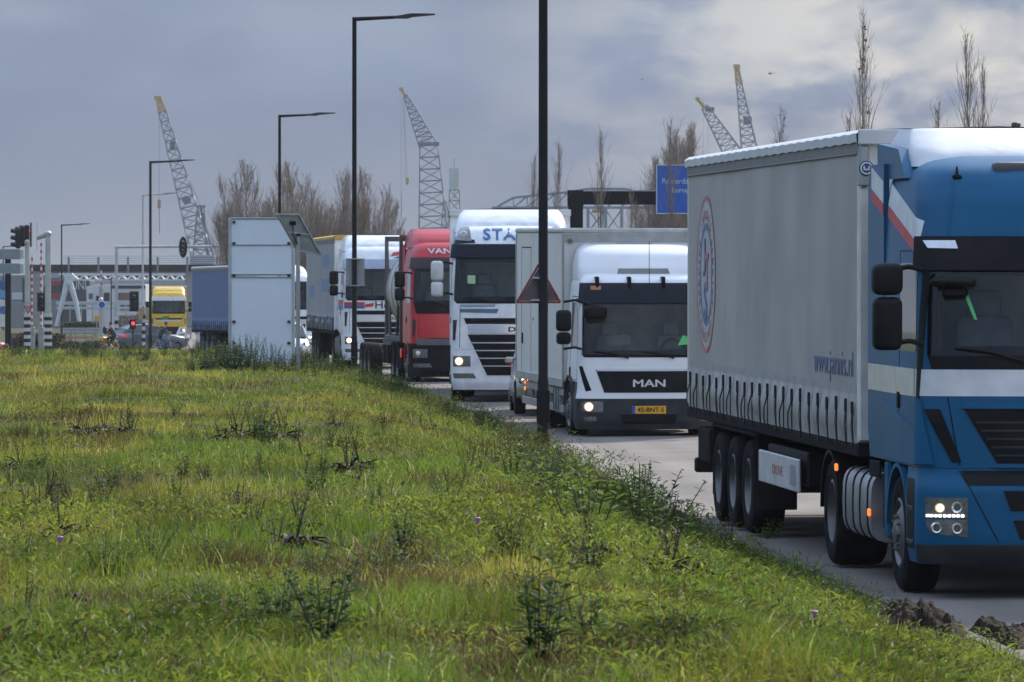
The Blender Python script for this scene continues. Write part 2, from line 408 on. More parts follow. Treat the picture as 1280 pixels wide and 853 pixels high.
cc = np.stack([.222*wear, .200*wear, .180*wear, np.ones_like(wear)], -1); at = ro.data.color_attributes.new('col', 'FLOAT_COLOR', 'POINT'); at.data.foreach_set('color', cc.astype(np.float32).ravel())
mb = MB()
mb.grid(lambda k, y: (float(KX(y))+[0.006, 0.0, -0.015, -0.13, -0.14][int(k)], y, float(RZ(y))+[-0.05, 0.085, 0.105, 0.105, -0.05][int(k)]), [0, 1, 2, 3, 4], list(np.arange(-30, 330, 1.0)))
struct(mb.build('kerb', kerbm))
# paved junction beyond the bank
mb = MB(); mb.grid(lambda x, y: (x, y, float(np.interp(y, [318, 350, 420], [-.72, -.80, -.80]))), [-75, -60, -45, -34], list(np.arange(318, 421, 6.0)))
struct(mb.build('junction_paving', asphalt))

# ------------------------------------------------------------------ grass and undergrowth
def blades(name, n, material, hfun, wfun, colfun, ymin, ymax, power, keep, lean=0.5, leafy=False, seed=1, margin=1.2, zoff=None, thing_=None):
    rg = np.random.default_rng(seed)
    t = rg.random(n); a, b = ymin**power, ymax**power; y = (a+(b-a)*t)**(1/power)
    xl = -(0.0918*y+margin); xr = np.minimum(KX(y)-0.12, 0.0918*y+margin)
    x = xl+(xr-xl)*rg.random(n)
    k = rg.random(n) < keep(x, y); x, y = x[k], y[k]; n = len(x)
    z = H(x, y)-0.005
    if zoff is not None: z = z+zoff(x, y, rg)
    h = hfun(x, y, rg); wd = wfun(x, y, rg); ang = rg.random(n)*2*np.pi; la = rg.random(n)*2*np.pi; le = lean*h*(0.2+rg.random(n))
    # width axis mostly seen broadside, lean in any direction
    wx, wy = np.cos(ang)*wd*.5, np.sin(ang)*wd*.5; lx, ly = np.cos(la)*le, np.sin(la)*le
    v = np.zeros((n, 5, 3))
    if leafy:
        v[:, 0] = np.stack([x, y, z], 1); v[:, 1] = np.stack([x+lx*.45-wx, y+ly*.45-wy, z+h*.5], 1); v[:, 2] = np.stack([x+lx*.45+wx, y+ly*.45+wy, z+h*.5], 1)
        v[:, 3] = np.stack([x+lx*.5, y+ly*.5, z+h*.40], 1); v[:, 4] = np.stack([x+lx*1.1, y+ly*1.1, z+h*.62], 1)
        q = np.array([0, 3, 1, 0, 2, 3, 1, 3, 4, 3, 2, 4])
        loops = (np.arange(n)[:, None]*5+q[None]).ravel(); nl = np.full(n*4, 3)
        nf = 4
    else:
        v[:, 0] = np.stack([x-wx, y-wy, z], 1); v[:, 1] = np.stack([x+wx, y+wy, z], 1)
        v[:, 2] = np.stack([x+wx*.75+lx*.4, y+wy*.75+ly*.4, z+h*.6], 1); v[:, 3] = np.stack([x-wx*.75+lx*.4, y-wy*.75+ly*.4, z+h*.6], 1)
        v[:, 4] = np.stack([x+lx, y+ly, z+h*.97], 1)
        q = np.array([0, 1, 2, 3, 3, 2, 4]); loops = (np.arange(n)[:, None]*5+q[None]).ravel(); nl = np.tile([4, 3], n); nf = 2
    me = bpy.data.meshes.new(name); me.vertices.add(n*5); me.vertices.foreach_set('co', v.ravel())
    me.loops.add(len(loops)); me.loops.foreach_set('vertex_index', loops.astype(np.int32))
    me.polygons.add(len(nl)); st = np.concatenate([[0], np.cumsum(nl)[:-1]]); me.polygons.foreach_set('loop_start', st.astype(np.int32)); me.polygons.foreach_set('loop_total', nl.astype(np.int32))
    col = colfun(x, y, rg); at = me.color_attributes.new('col', 'FLOAT_COLOR', 'POINT')
    at.data.foreach_set('color', np.repeat(np.concatenate([col, np.ones((n, 1))], 1), 5, 0).astype(np.float32).ravel())
    me.materials.append(material); me.update(calc_edges=True); me.validate()
    o = bpy.data.objects.new(name, me); C.objects.link(o); return o
leafm = M('grass_blades', (0, 0, 0), 0.6, var=0.1, attr='col', trans=0.38, spec=0.2)
def mixn(a, b, t): return np.asarray(a)[None]*(1-t[:, None])+np.asarray(b)[None]*t[:, None]
def gcol(x, y, rg):
    n = len(x); tone = .42+.86*smooth01(vnoise(x, y*.45, .55, 14)*.6+vnoise(x, y*.4, 1.7, 15)*.5); dry = smooth01((vnoise(x, y*.32, 1.0, 5)*.6+vnoise(x, y*.3, 4.5, 6)*.6+rg.normal(0, .11, n)-.42-.16*np.clip((34-y)/10, 0, 1))/.36)
    c = mixn((0.140, 0.222, 0.024), (0.345, 0.300, 0.052), dry)
    br = smooth01((vnoise(x, y*.4, .7, 9)*.75+vnoise(x, y*.4, 2.6, 10)*.3-.62)/.16)*(rg.random(n) < .75); c = c*(1-br[:, None])+np.array((.115, .070, .030))*br[:, None]
    st = rg.random(n) < .05; c[st] = (.52, .46, .20)
    return c*(tone*(0.62+.70*rg.random(n)))[:, None]
def dkerb(x, y): return KX(y)-x
HEAPS = [ground_hit(1150, 796)[:2]+(.52, 2.3), ground_hit(1250, 812)[:2]+(.44, 1.8), ground_hit(1045, 792)[:2]+(.12, .6)]
def free(x, y):
    f = np.ones(len(x))
    for a, b, rx, ry_ in HEAPS: f *= ((x-a)/rx)**2+((y-b)/ry_)**2 > .75
    return f*np.where((y < 62) & (dkerb(x, y) < .42), rng.random(len(x)) < .12, 1)
o = blades('grass', 430000, leafm, lambda x, y, rg: (.035+.085*rg.random(len(x))**1.5)*(.50+.7*vnoise(x, y, 1.6, 3)+1.0*smooth01((vnoise(x, y*.6, .55, 4)-.58)/.25))*(1+.25*np.exp(-dkerb(x, y)/1.5)),
           lambda x, y, rg: np.maximum(.0055*(.7+.6*rg.random(len(x))), y*.00013), gcol, 17, 200, -0.45, free, lean=.75, seed=3)
tag(o, 'short rough green and yellowish grass covering the bank', 'grass', kind='stuff')
def lcol(x, y, rg):
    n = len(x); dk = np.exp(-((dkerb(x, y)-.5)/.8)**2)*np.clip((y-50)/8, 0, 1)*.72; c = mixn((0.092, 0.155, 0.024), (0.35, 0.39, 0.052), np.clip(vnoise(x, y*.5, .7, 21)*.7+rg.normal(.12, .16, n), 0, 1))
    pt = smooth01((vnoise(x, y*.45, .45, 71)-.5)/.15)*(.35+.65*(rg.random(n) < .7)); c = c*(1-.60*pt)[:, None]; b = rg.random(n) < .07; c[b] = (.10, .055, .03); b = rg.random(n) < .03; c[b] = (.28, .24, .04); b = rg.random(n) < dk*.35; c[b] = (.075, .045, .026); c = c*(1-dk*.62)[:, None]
    return c*(.75+.5*rg.random(n))[:, None]
o = blades('undergrowth', 300000, leafm, lambda x, y, rg: .03+.05*rg.random(len(x)), lambda x, y, rg: np.maximum(.009+.015*rg.random(len(x)), y*.00018), lcol, 17, 190, -0.6,
           lambda x, y: free(x, y)*np.clip(.16+.5*smooth01((x/y+.02)/.06)*np.exp(-((y-20)/22)**2)+1.0*np.exp(-((dkerb(x, y)-1.2)/1.8)**2)+.5*smooth01((vnoise(x, y*.4, 1.5, 31)-.56)/.2), 0, 1), lean=1.1, leafy=True, seed=5,
           zoff=lambda x, y, rg: rg.random(len(x))**1.4*(.05+.24*np.clip((y-48)/8, 0, 1)*(.4+.9*vnoise(x*.6, y*.5, 1, 33))*np.exp(-((dkerb(x, y)-.6)/.75)**2)+.12*np.exp(-(dkerb(x, y)/2.2)**2)+.12*smooth01((vnoise(x, y*.4, 1.5, 31)-.6)/.2)))
tag(o, 'low broad leaved undergrowth thickening along the kerb', 'undergrowth', kind='stuff')
def dcol(x, y, rg):
    n = len(x); return mixn((.060, .036, .020), (.22, .17, .07), rg.random(n)**2)
o = blades('dry_stalks', 9000, leafm, lambda x, y, rg: .10+.22*rg.random(len(x))**2, lambda x, y, rg: np.maximum(.005, y*.00012), dcol, 17, 190, -0.5,
           lambda x, y: .25+.75*smooth01((vnoise(x, y*.4, 2.2, 41)-.5)/.2), lean=.35, seed=8)
tag(o, 'thin dry brown stalks scattered through the grass', 'dry stalks', kind='stuff')

# ------------------------------------------------------------------ single weeds
weed_dark = M('weed_leaf_dark', (0.042, 0.082, 0.024), 0.75, spec=0.15, var=0.35, scale=30, trans=0.2)
weed_mid = M('weed_leaf_mid', (0.100, 0.150, 0.030), 0.75, spec=0.15, var=0.35, scale=30, trans=0.25)
weed_light = M('weed_leaf_light', (0.19, 0.26, 0.042), 0.75, spec=0.15, var=0.3, scale=30, trans=0.3)
weed_dead = M('dead_dock_leaf', (0.040, 0.017, 0.011), 0.8, var=0.5, scale=30)
stem_green = M('weed_stem', (0.06, 0.075, 0.030), 0.7)
stem_brown = M('dry_stem', (0.055, 0.032, 0.018), 0.8)
thistle = M('thistle_flower', (0.42, 0.18, 0.42), 0.7)
def leaf(mb, p, d, L, wd, droop=0.3):
    p = Vector(p); d = Vector(d).normalized(); s = d.cross(Vector((0, 0, 1)))
    s = s.normalized() if s.length > 1e-3 else Vector((1, 0, 0)); dn = Vector((0, 0, -droop*L))
    a = p+d*L*.35+s*wd*.5+dn*.1; b = p+d*L*.35-s*wd*.5+dn*.1; c = p+d*L*.72+s*wd*.34+dn*.45; e = p+d*L*.72-s*wd*.34+dn*.45; t = p+d*L+dn
    m1 = p+d*L*.36-Vector((0, 0, wd*.18))+dn*.12; m2 = p+d*L*.72-Vector((0, 0, wd*.14))+dn*.45
    mb.add([p, a, m1, b, c, m2, e, t], [(0, 2, 1), (0, 3, 2), (1, 2, 5, 4), (2, 3, 6, 5), (4, 5, 7), (5, 6, 7)])
def leafy_weed(seed, hgt, stems, L, lm, spread=.5, name='leafy_weed'):
    rd = random.Random(seed); lf = MB(); st = MB()
    for k in range(stems):
        a = rd.random()*6.28; sp = spread*hgt*rd.random(); hh = hgt*rd.uniform(.55, 1)
        base = Vector((math.cos(a)*sp*.25, math.sin(a)*sp*.25, -.01)); top = Vector((math.cos(a)*sp, math.sin(a)*sp, hh)); mid = (base+top)/2+Vector((0, 0, hh*.08))
        st.tube([base, mid, top], .0045, 5, .0018)
        nl = int(hh/(L*.22))
        for i in range(nl):
            t = (i+.6)/nl; p = base.lerp(top, t)+Vector((0, 0, hh*.08*4*t*(1-t)*.5)); aa = i*2.4+rd.random(); el = rd.uniform(.1, .9)
            leaf(lf, p, (math.cos(aa), math.sin(aa), el), L*(1.15-.6*t)*rd.uniform(.7, 1.2), L*.34*(1.15-.5*t), rd.uniform(.1, .5))
    return lf.mesh('leaves', lm, smooth=False), st.mesh('stem', stem_green)
def dock(seed, hgt):
    rd = random.Random(seed); lf = MB(); st = MB()
    for k in range(rd.randint(2, 4)):
        a = rd.random()*6.28; hh = hgt*rd.uniform(.5, 1); top = Vector((math.cos(a)*hh*.25, math.sin(a)*hh*.25, hh)); st.tube([(0, 0, -.01), top*.5, top], .004, 5, .002)
        for i in range(16):
            p = top*(.35+.65*rd.random()); aa = rd.random()*6.28; leaf(lf, p, (math.cos(aa), math.sin(aa), rd.uniform(-.2, .9)), rd.uniform(.015, .03), .014, .2)
    for k in range(24):
        a = rd.random()*6.28; p = (math.cos(a)*.03, math.sin(a)*.03, rd.uniform(.0, .06)); leaf(lf, p, (math.cos(a), math.sin(a), rd.uniform(.1, 1)), hgt*rd.uniform(.3, .8), rd.uniform(.03, .06), rd.uniform(.4, 1))
    return lf.mesh('withered_leaves', weed_dead, smooth=False), st.mesh('stem', stem_brown)
def plant(name, label, cat, group, loc, meshes, rz, sc):
    t = thing(name, label, cat, loc, (0, 0, rz), group); t.scale = (sc, sc, sc)
    for me in meshes:
        o = bpy.data.objects.new(me.name.split('.')[0], me); C.objects.link(o); o.parent = t
    return t
big = leafy_weed(1, .55, 9, .12, weed_dark, .45)
kinds = {'d': [leafy_weed(2+i, .32, 8, .085, weed_dark, .7) for i in range(3)], 'm': [leafy_weed(12+i, .34, 9, .08, weed_mid, .7) for i in range(3)],
         'l': [leafy_weed(22+i, .34, 10, .09, weed_light, .75) for i in range(3)], 'x': [dock(32+i, .36) for i in range(4)], 't': [leafy_weed(52+i, .5, 7, .05, weed_dark, .5) for i in range(3)]}
LAB = {'d': ('leafy_weed', 'small dark green leafy weed standing in the grass of the bank', 'weed', 'dark leafy weeds in the grass'),
       'm': ('leafy_weed', 'mid green bushy weed growing close to the road edge', 'weed', 'mid green weeds by the road edge'),
       'l': ('leafy_weed', 'bright green leafy weed standing out of the undergrowth', 'weed', 'bright green weeds'),
       'x': ('dock_plant', 'withered dark brown dock plant in the grass of the bank', 'dock plant', 'withered brown docks'),
       't': ('tall_weed', 'tall thin dark weed with sparse narrow leaves on the grass bank', 'weed', 'tall weeds at the far edge of the bank')}
x, y, z = ground_hit(672, 846)
plant('leafy_weed', 'largest dark green leafy weed, tall, in the foreground at the bottom edge', 'weed', None, (x, y, z), big, .4, 1.0)
x, y, z = ground_hit(405, 800)
plant('leafy_weed', 'broad spreading dark weed in the left foreground, beside a tall seedhead', 'weed', None, (x, y, z), kinds['d'][0], 1.4, 1.25)
SP = [('d', 330, 560, 1.2), ('d', 350, 790, .9), ('d', 445, 775, .8), ('m', 320, 550, 1.3), ('d', 505, 690, .8), ('d', 230, 600, .7), ('m', 640, 690, .9), ('d', 160, 530, .8), ('d', 255, 600, .6),
      ('l', 640, 605, 1.3), ('l', 735, 668, 1.6), ('l', 765, 650, 1.5), ('m', 800, 668, 2.0), ('d', 812, 660, 1.9), ('m', 788, 655, 1.8), ('d', 830, 672, 1.5), ('l', 705, 640, 1.4), ('d', 680, 622, 1.5), ('d', 655, 600, 1.4), ('m', 720, 620, 1.5), ('m', 820, 690, 1.4), ('l', 880, 720, .9), ('l', 1000, 735, 1.0), ('m', 690, 610, 1.2), ('m', 655, 585, 1.1), ('m', 930, 665, 1.0), ('l', 960, 680, .8),
      ('m', 860, 690, .9), ('l', 905, 745, .7), ('m', 560, 640, .9), ('d', 740, 800, .7), ('l', 1010, 800, .7), ('l', 1090, 790, .7), ('m', 1160, 815, .6), ('l', 1250, 830, .8), ('d', 845, 800, .6), ('m', 780, 640, 1.0),
      ('x', 75, 672, .9), ('x', 110, 668, .6), ('x', 20, 665, .7), ('x', 320, 670, .9), ('x', 345, 690, .7), ('x', 375, 668, .9), ('x', 85, 640, .8), ('x', 110, 550, 1.1), ('x', 130, 540, 1.0), ('x', 95, 545, .9), ('x', 290, 545, 1.0), ('x', 450, 605, 1.0),
      ('x', 620, 590, 1.1), ('x', 605, 600, .8), ('x', 725, 715, .7), ('x', 745, 690, .6), ('x', 815, 710, .6), ('x', 505, 700, .5), ('x', 435, 560, 1.0), ('x', 540, 540, 1.1), ('x', 255, 605, .6), ('x', 55, 560, .9), ('x', 15, 720, .5), ('x', 700, 760, .5),
      ('x', 415, 560, 1.0), ('x', 380, 600, .7), ('x', 470, 640, .7), ('x', 560, 610, .8),
      ('t', 292, 459, 1.3), ('t', 300, 460, 1.5), ('t', 309, 462, 1.7), ('t', 314, 459, 1.3), ('t', 321, 461, 1.6), ('t', 330, 463, 1.2), ('t', 338, 461, 1.4), ('t', 346, 464, 1.3), ('t', 356, 466, 1.1), ('t', 284, 460, 1.3), ('t', 276, 459, 1.1), ('t', 296, 464, 1.2), ('t', 318, 466, 1.1), ('t', 366, 468, .9), ('t', 383, 470, 1.2), ('t', 392, 472, 1.3), ('t', 402, 473, 1.1), ('t', 262, 452, .8), ('t', 400, 470, 1.0), ('t', 388, 468, .8), ('t', 415, 474, .9), ('t', 240, 450, .7), ('t', 310, 462, 1.0), ('t', 290, 460, .8),
      ('t', 205, 448, .8), ('t', 185, 446, .7), ('t', 220, 450, .6), ('t', 345, 452, 1.0), ('t', 270, 462, .7)]
rd = random.Random(9)
for k in range(100): SP.append((rd.choice('mdxdmx'), rd.uniform(10, 760), 500+300*rd.random()**1.3, rd.uniform(.4, .85)))
for k in range(48): SP.append((rd.choice('tmddx'), rd.uniform(0, 290), rd.uniform(442, 452), rd.uniform(.6, 1.25)))
for k in range(34):
    cx, cy = rd.choice([(70, 650), (115, 545), (330, 665), (620, 590), (300, 550), (440, 590), (740, 690), (530, 545), (820, 715), (40, 600)]); SP.append(('x', max(cx+rd.gauss(0, 26), 4), cy+rd.gauss(0, 9), rd.uniform(.75, 1.3)))
rd = random.Random(77)
for k in range(26): SP.append((rd.choice('ddmt'), rd.uniform(236, 425), rd.uniform(457, 468), rd.uniform(1.0, 2.0)))
rd = random.Random(31)
for k in range(70):
    yy = 52+70*rd.random()**1.2; SP.append((rd.choice('mddxmdx'), None, (float(KX(yy))-rd.uniform(.35, 1.5), yy), rd.uniform(.7, 1.35)))
rd = random.Random(5)
for k in range(46):                      # the fringe of weeds that hangs over the kerb
    yy = 42+k*2.9+rd.uniform(-1, 1); SP.append((rd.choice('mmdl'), None, (float(KX(yy))-rd.uniform(.25, 1.1), yy), rd.uniform(.5, 1.05)))
for i, (k, px, py, sc) in enumerate(SP):
    if px is None: x, y = py; z = float(H(x, y))
    else: x, y, z = ground_hit(px, py)
    nm, lb, ct, gr = LAB[k]
    if px is None: lb, gr = {'m': 'mid green', 'd': 'dark green', 'l': 'bright green', 'x': 'withered brown'}[k]+' weed in the fringe that hangs over the kerb', 'fringe of weeds along the kerb'
    plant(nm, lb, ct, gr, (x, y, z), kinds[k][i % len(kinds[k])], rd.random()*6.28, sc)
for px, py, hh, lb in ((597, 690, .17, 'pink thistle flower head above the grass in the centre of the bank'), (1018, 800, .12, 'lilac thistle flower low in the grass near the soil heap'), (75, 700, .10, 'small pale pink flower under the withered docks at left')):
    x, y, z = ground_hit(px, py); t = thing('thistle', lb, 'flower', (x, y, z))
    mb = MB(); mb.tube([(0, 0, -.01), (.005, 0, hh*.6), (0, 0, hh)], .004, 5, .003); mb.build('stem', stem_green, t)
    mb = MB(); mb.lathe([(0, hh-.01), (.010, hh), (.012, hh+.012), (.020, hh+.028), (.013, hh+.033), (0, hh+.03)], axis='z', n=10); mb.build('flower_head', thistle, t)
# soil heap on the kerb
soil = M('dark_soil', (0.024, 0.017, 0.012), 0.95, spec=0.08, var=0.4, scale=6, bump=1.0, bscale=18)
def heap(name, label, px, py, rx, ry_, hh, seed):
    cx, cy, cz = ground_hit(px, py); mb = MB()
    us_ = np.linspace(-1, 1, 64)
    def fn(u, v):
        x, y = cx+u*rx, cy+v*ry_; rr = math.hypot(u, v)*(1+.35*(float(vnoise(u*3, v*3, 1, seed))-.5))
        k = float(smooth01((1-rr)/.75)); lump = float(vnoise(x*7, y*4, 1, seed))*.45+float(vnoise(x*16, y*9, 1, seed+3))*.35+float(vnoise(x*34, y*24, 1, seed+5))*.25
        return (x-cx, y-cy, float(H(x, y))-cz-.03+k*hh*(.35+lump*1.1))
    mb.grid(fn, us_, us_); o = mb.build(name, soil, loc=(cx, cy, cz), smooth=False); tag(o, label, 'soil heap', 'heaps of dug soil on the kerb')
heap('soil_heap', 'larger heap of dark lumpy soil on the kerb in front of the blue truck', 1150, 796, .50, 2.3, .24, 3)
heap('soil_heap', 'low crumbling soil heap at the right edge beside the road', 1250, 812, .42, 1.8, .20, 7)
heap('soil_heap', 'small dark clod of soil in the leafy grass left of the kerb', 1045, 792, .12, .6, .10, 9)
# ------------------------------------------------------------------ vehicles: shared builders
class Loft:
    """cab skin: rounded plan that changes with height. p runs along the skin from the centre line (left negative)."""
    def __init__(s, rings, yb):
        s.r = sorted(rings); s.yb = yb; s.zs = [q[0] for q in s.r]
        s.tz = np.arange(s.zs[0], s.zs[-1]+.011, .01); ker = np.exp(-.5*(np.arange(-9, 10)/3.5)**2); ker /= ker.sum(); s.tab = []
        for i in (1, 2, 3, 4):
            v = np.interp(s.tz, s.zs, [q[i] for q in s.r]); e = np.concatenate([2*v[0]-v[9:0:-1], v, 2*v[-1]-v[-2:-11:-1]]) if len(v) > 10 else None
            s.tab.append(np.convolve(e, ker, 'valid') if e is not None else v)
    def at(s, z): return [float(np.interp(z, s.tz, t)) for t in s.tab]          # hw, yf, r, bow
    def surf(s, p, z, off=0.0):
        hw, yf, r, bow = s.at(z); a = abs(p); sg = -1 if p < 0 else 1; c = hw-r
        if a <= c: x, y, nx, ny = a, yf+bow*(a/c)**2, 2*bow*a/c**2*.5, -1
        elif a <= c+math.pi*r/2: t = (a-c)/r; x, y, nx, ny = c+r*math.sin(t), yf+bow+r*(1-math.cos(t)), math.sin(t), -math.cos(t)
        else: x, y, nx, ny = hw, yf+bow+r+(a-c-math.pi*r/2), 1, 0
        l = math.hypot(nx, ny); return (sg*(x+nx/l*off), y+ny/l*off, z)
    def pside(s, y, z, sg=-1):
        hw, yf, r, bow = s.at(z); return sg*(hw-r+math.pi*r/2+(y-yf-bow-r))
    def shell(s, mb, z0, z1, yb=None, dz=0.03, hole=None):
        yb = yb or s.yb; zs = [z0+(z1-z0)*i/max(int((z1-z0)/dz), 2) for i in range(max(int((z1-z0)/dz), 2)+1)]; ps = []
        rows = []
        for z in zs:
            hw, yf, r, bow = s.at(z); c = hw-r; pe = c+math.pi*r/2+max(yb-yf-bow-r, 0.01)
            half = list(np.linspace(0, c, 13))+[c+math.pi*r/2*t for t in (.12, .25, .37, .5, .62, .75, .87, 1)]+[pe]
            pl_ = [-q for q in half[::-1]]+half[1:]; ps.append(pl_); rows.append([s.surf(p, z) for p in pl_])
        n = len(rows[0]); vs = [v for row in rows for v in row]
        def open_(j, i):
            if hole is None or i == n-1: return False
            zm = (zs[j]+zs[j+1])/2; zb, zt, pw, pt = hole
            return zb+.04 < zm < zt-.04 and abs(ps[j][i]+ps[j][i+1])/2 < pw+(pt-pw)*(zm-zb)/(zt-zb)-.05
        fs = [(j*n+i, j*n+(i+1) % n, (j+1)*n+(i+1) % n, (j+1)*n+i) for j in range(len(rows)-1) for i in range(n) if not open_(j, i)]
        fs += [tuple(range(n))[::-1], tuple((len(rows)-1)*n+i for i in range(n))]
        return mb.add(vs, fs)
    def patch(s, mb, q, off=0.004, nu=10, nv=6, deep=0.02):
        """q: four (p, z) corners, bottom-left, bottom-right, top-right, top-left"""
        (a, b, c, d) = q; nu = max(nu, int((max(b[0], c[0])-min(a[0], d[0]))/.04)) if b[0] > a[0] else max(nu, int((max(a[0], d[0])-min(b[0], c[0]))/.04)); nv = max(nv, int(max(abs(d[1]-a[1]), abs(c[1]-b[1]))/.06)); n = nu+1; vs = []
        for o in (off, off-deep):
            for j in range(nv+1):
                v = j/nv
                for i in range(n):
                    u = i/nu; p = (a[0]*(1-u)+b[0]*u)*(1-v)+(d[0]*(1-u)+c[0]*u)*v; z = (a[1]*(1-u)+b[1]*u)*(1-v)+(d[1]*(1-u)+c[1]*u)*v
                    vs.append(s.surf(p, z, o))
        m = n*(nv+1); fs = [(j*n+i, j*n+i+1, (j+1)*n+i+1, (j+1)*n+i) for j in range(nv) for i in range(nu)]
        rim = [i for i in range(n)]+[j*n+nu for j in range(1, nv+1)]+[nv*n+i for i in range(nu-1, -1, -1)]+[j*n for j in range(nv-1, 0, -1)]
        fs += [(rim[k], rim[(k+1) % len(rim)], rim[(k+1) % len(rim)]+m, rim[k]+m) for k in range(len(rim))]
        return mb.add(vs, fs)
    def sq(s, y0, y1, z0, z1, sg=-1, sl=0.0):      # quad on the side between y0 and y1 (sl: how much the top edge is moved in y)
        return [(s.pside(y0, z0, sg), z0), (s.pside(y1, z0, sg), z0), (s.pside(y1+sl, z1, sg), z1), (s.pside(y0+sl, z1, sg), z1)]

_wm = {}
def wheel_mesh(r, wd, deep):
    k = (r, wd, deep)
    if k in _wm: return _wm[k]
    h = wd/2; t = MB()
    t.lathe([(r*.60, -h*.9), (r*.72, -h), (r*.90, -h*.98), (r*.965, -h*.86), (r, -h*.6), (r*.995, -h*.25), (r*.985, -h*.22), (r*.985, -h*.16), (r, -h*.13), (r, h*.13), (r*.985, h*.16), (r*.985, h*.22), (r, h*.25), (r, h*.6), (r*.965, h*.86), (r*.90, h*.98), (r*.72, h), (r*.60, h*.9)], n=36)
    m = MB()
    if deep: prof = [(r*.60, -h*.92), (r*.56, -h*.95), (r*.52, -h*.6), (r*.50, h*.1), (r*.34, h*.3), (r*.30, h*.05), (r*.28, -h*.55), (r*.20, -h*.75), (0, -h*.78)]
    else: prof = [(r*.60, -h*.92), (r*.56, -h*.97), (r*.53, -h*.72), (r*.44, -h*.82), (r*.36, -h*1.0), (r*.22, -h*1.02), (r*.20, -h*1.2), (r*.10, -h*1.28), (0, -h*1.28)]
    m.lathe(prof, n=32)
    for i in range(10):
        a = i*.6283; rr = r*(.31 if deep else .29); y, z = rr*math.cos(a), rr*math.sin(a); x0 = (h*.05 if deep else -h*1.0)
        m.tube([(x0, y, z), (x0-.035, y, z)], .016, 6)
    m.lathe([(r*.60, h*.9), (r*.55, h*.6), (0, h*.55)], n=24)
    _wm[k] = (t.mesh('wheel', rubber), m.mesh('rim', rimm)); return _wm[k]
def wheel(root, x, y, r=.51, wd=.30, deep=False, name='wheel'):
    a, b = wheel_mesh(r, wd, deep); sg = 1 if x < 0 else -1
    o = bpy.data.objects.new(name, a); C.objects.link(o); o.parent = root; o.location = (x, y, r); o.rotation_euler = (random.random()*6, 0, 0 if x < 0 else math.pi)
    q = bpy.data.objects.new('rim', b); C.objects.link(q); q.parent = o
    return o
def arch(mb, x0, x1, y, zc, r0, r1, a0=0, a1=180, n=16):
    vs = []; fs = []
    for i in range(n+1):
        a = R(a0+(a1-a0)*i/n); ca, sa = math.cos(a), math.sin(a)
        vs += [(x, y+r*ca, zc+r*sa) for x, r in ((x0, r0), (x1, r0), (x1, r1), (x0, r1))]
    for i in range(n): fs += [(4*i+j, 4*i+(j+1) % 4, 4*i+4+(j+1) % 4, 4*i+4+j) for j in range(4)]
    mb.add(vs, fs+[(0, 1, 2, 3), (4*n+3, 4*n+2, 4*n+1, 4*n)])
def mirror(root, x0, y, z0, z1, zs, mat_, side=-1, wd=.26, arm_z=None):
    """two stacked mirror housings on an arm outside the cab side"""
    mb = MB(); xa, xb = x0+side*.16, x0+side*(.16+wd)
    mb.rbox(min(xa, xb), max(xa, xb), y-.06, y+.16, zs+.008, z1, .07); o = mb.build('mirror', mat_, root)
    mb = MB(); mb.rbox(min(xa, xb)+.005, max(xa, xb)-.005, y-.055, y+.14, z0, zs-.008, .065); mb.build('lower_mirror', mat_, o)
    mb = MB()
    for zz in ((z1-.06, z0+.05) if arm_z is None else arm_z):
        mb.tube([(x0-side*.03, y+.10, zz), (x0+side*.10, y+.05, zz+.03), ((xa+xb)/2, y+.05, zz)], .022, 8)
    mb.each('mirror_arm', plastic, o); return o
def chassis_part(root, y0, y1, z0=.55, z1=.92, extra=True):
    mb = MB()
    for sx in (-.48, .40): mb.box(sx, sx+.08, y0, y1, z0, z1, .01)
    y = y0+.6
    while y < y1: mb.box(-.44, .44, y, y+.1, z0+.05, z1-.05); y += 1.3
    mb.box(-.8, .8, y0+.3, y1-.4, z0+.02, z1-.12); return mb.build('chassis', chassis, root)
def curtain_x(y, z, y0, L, z0, straps, hw, detail=True):
    k = (y-y0)/L*(straps or 20); fr = abs((k % 1)-.5)*2; t = float(np.clip((z-z0)/.42, 0, 1))
    bul = .055*(1-fr**2.0)*(.5+float(vnoise(k, z*3, 1, 4)))*max(math.sin(t*math.pi), 0)*min(max(k, 0)/.9, 1, max((straps or 20)-k, 0)/.9) if detail else 0
    return hw-.012+bul+.014*float(vnoise(y*1.1, z*.35, 1, 8))+(.009*sum(math.exp(-((y-y0-L*f)/.07)**2) for f in (.25, .5, .75)) if detail else 0)+.004*math.sin(y*7.4)*float(vnoise(y, z*.8, 1.5, 3))
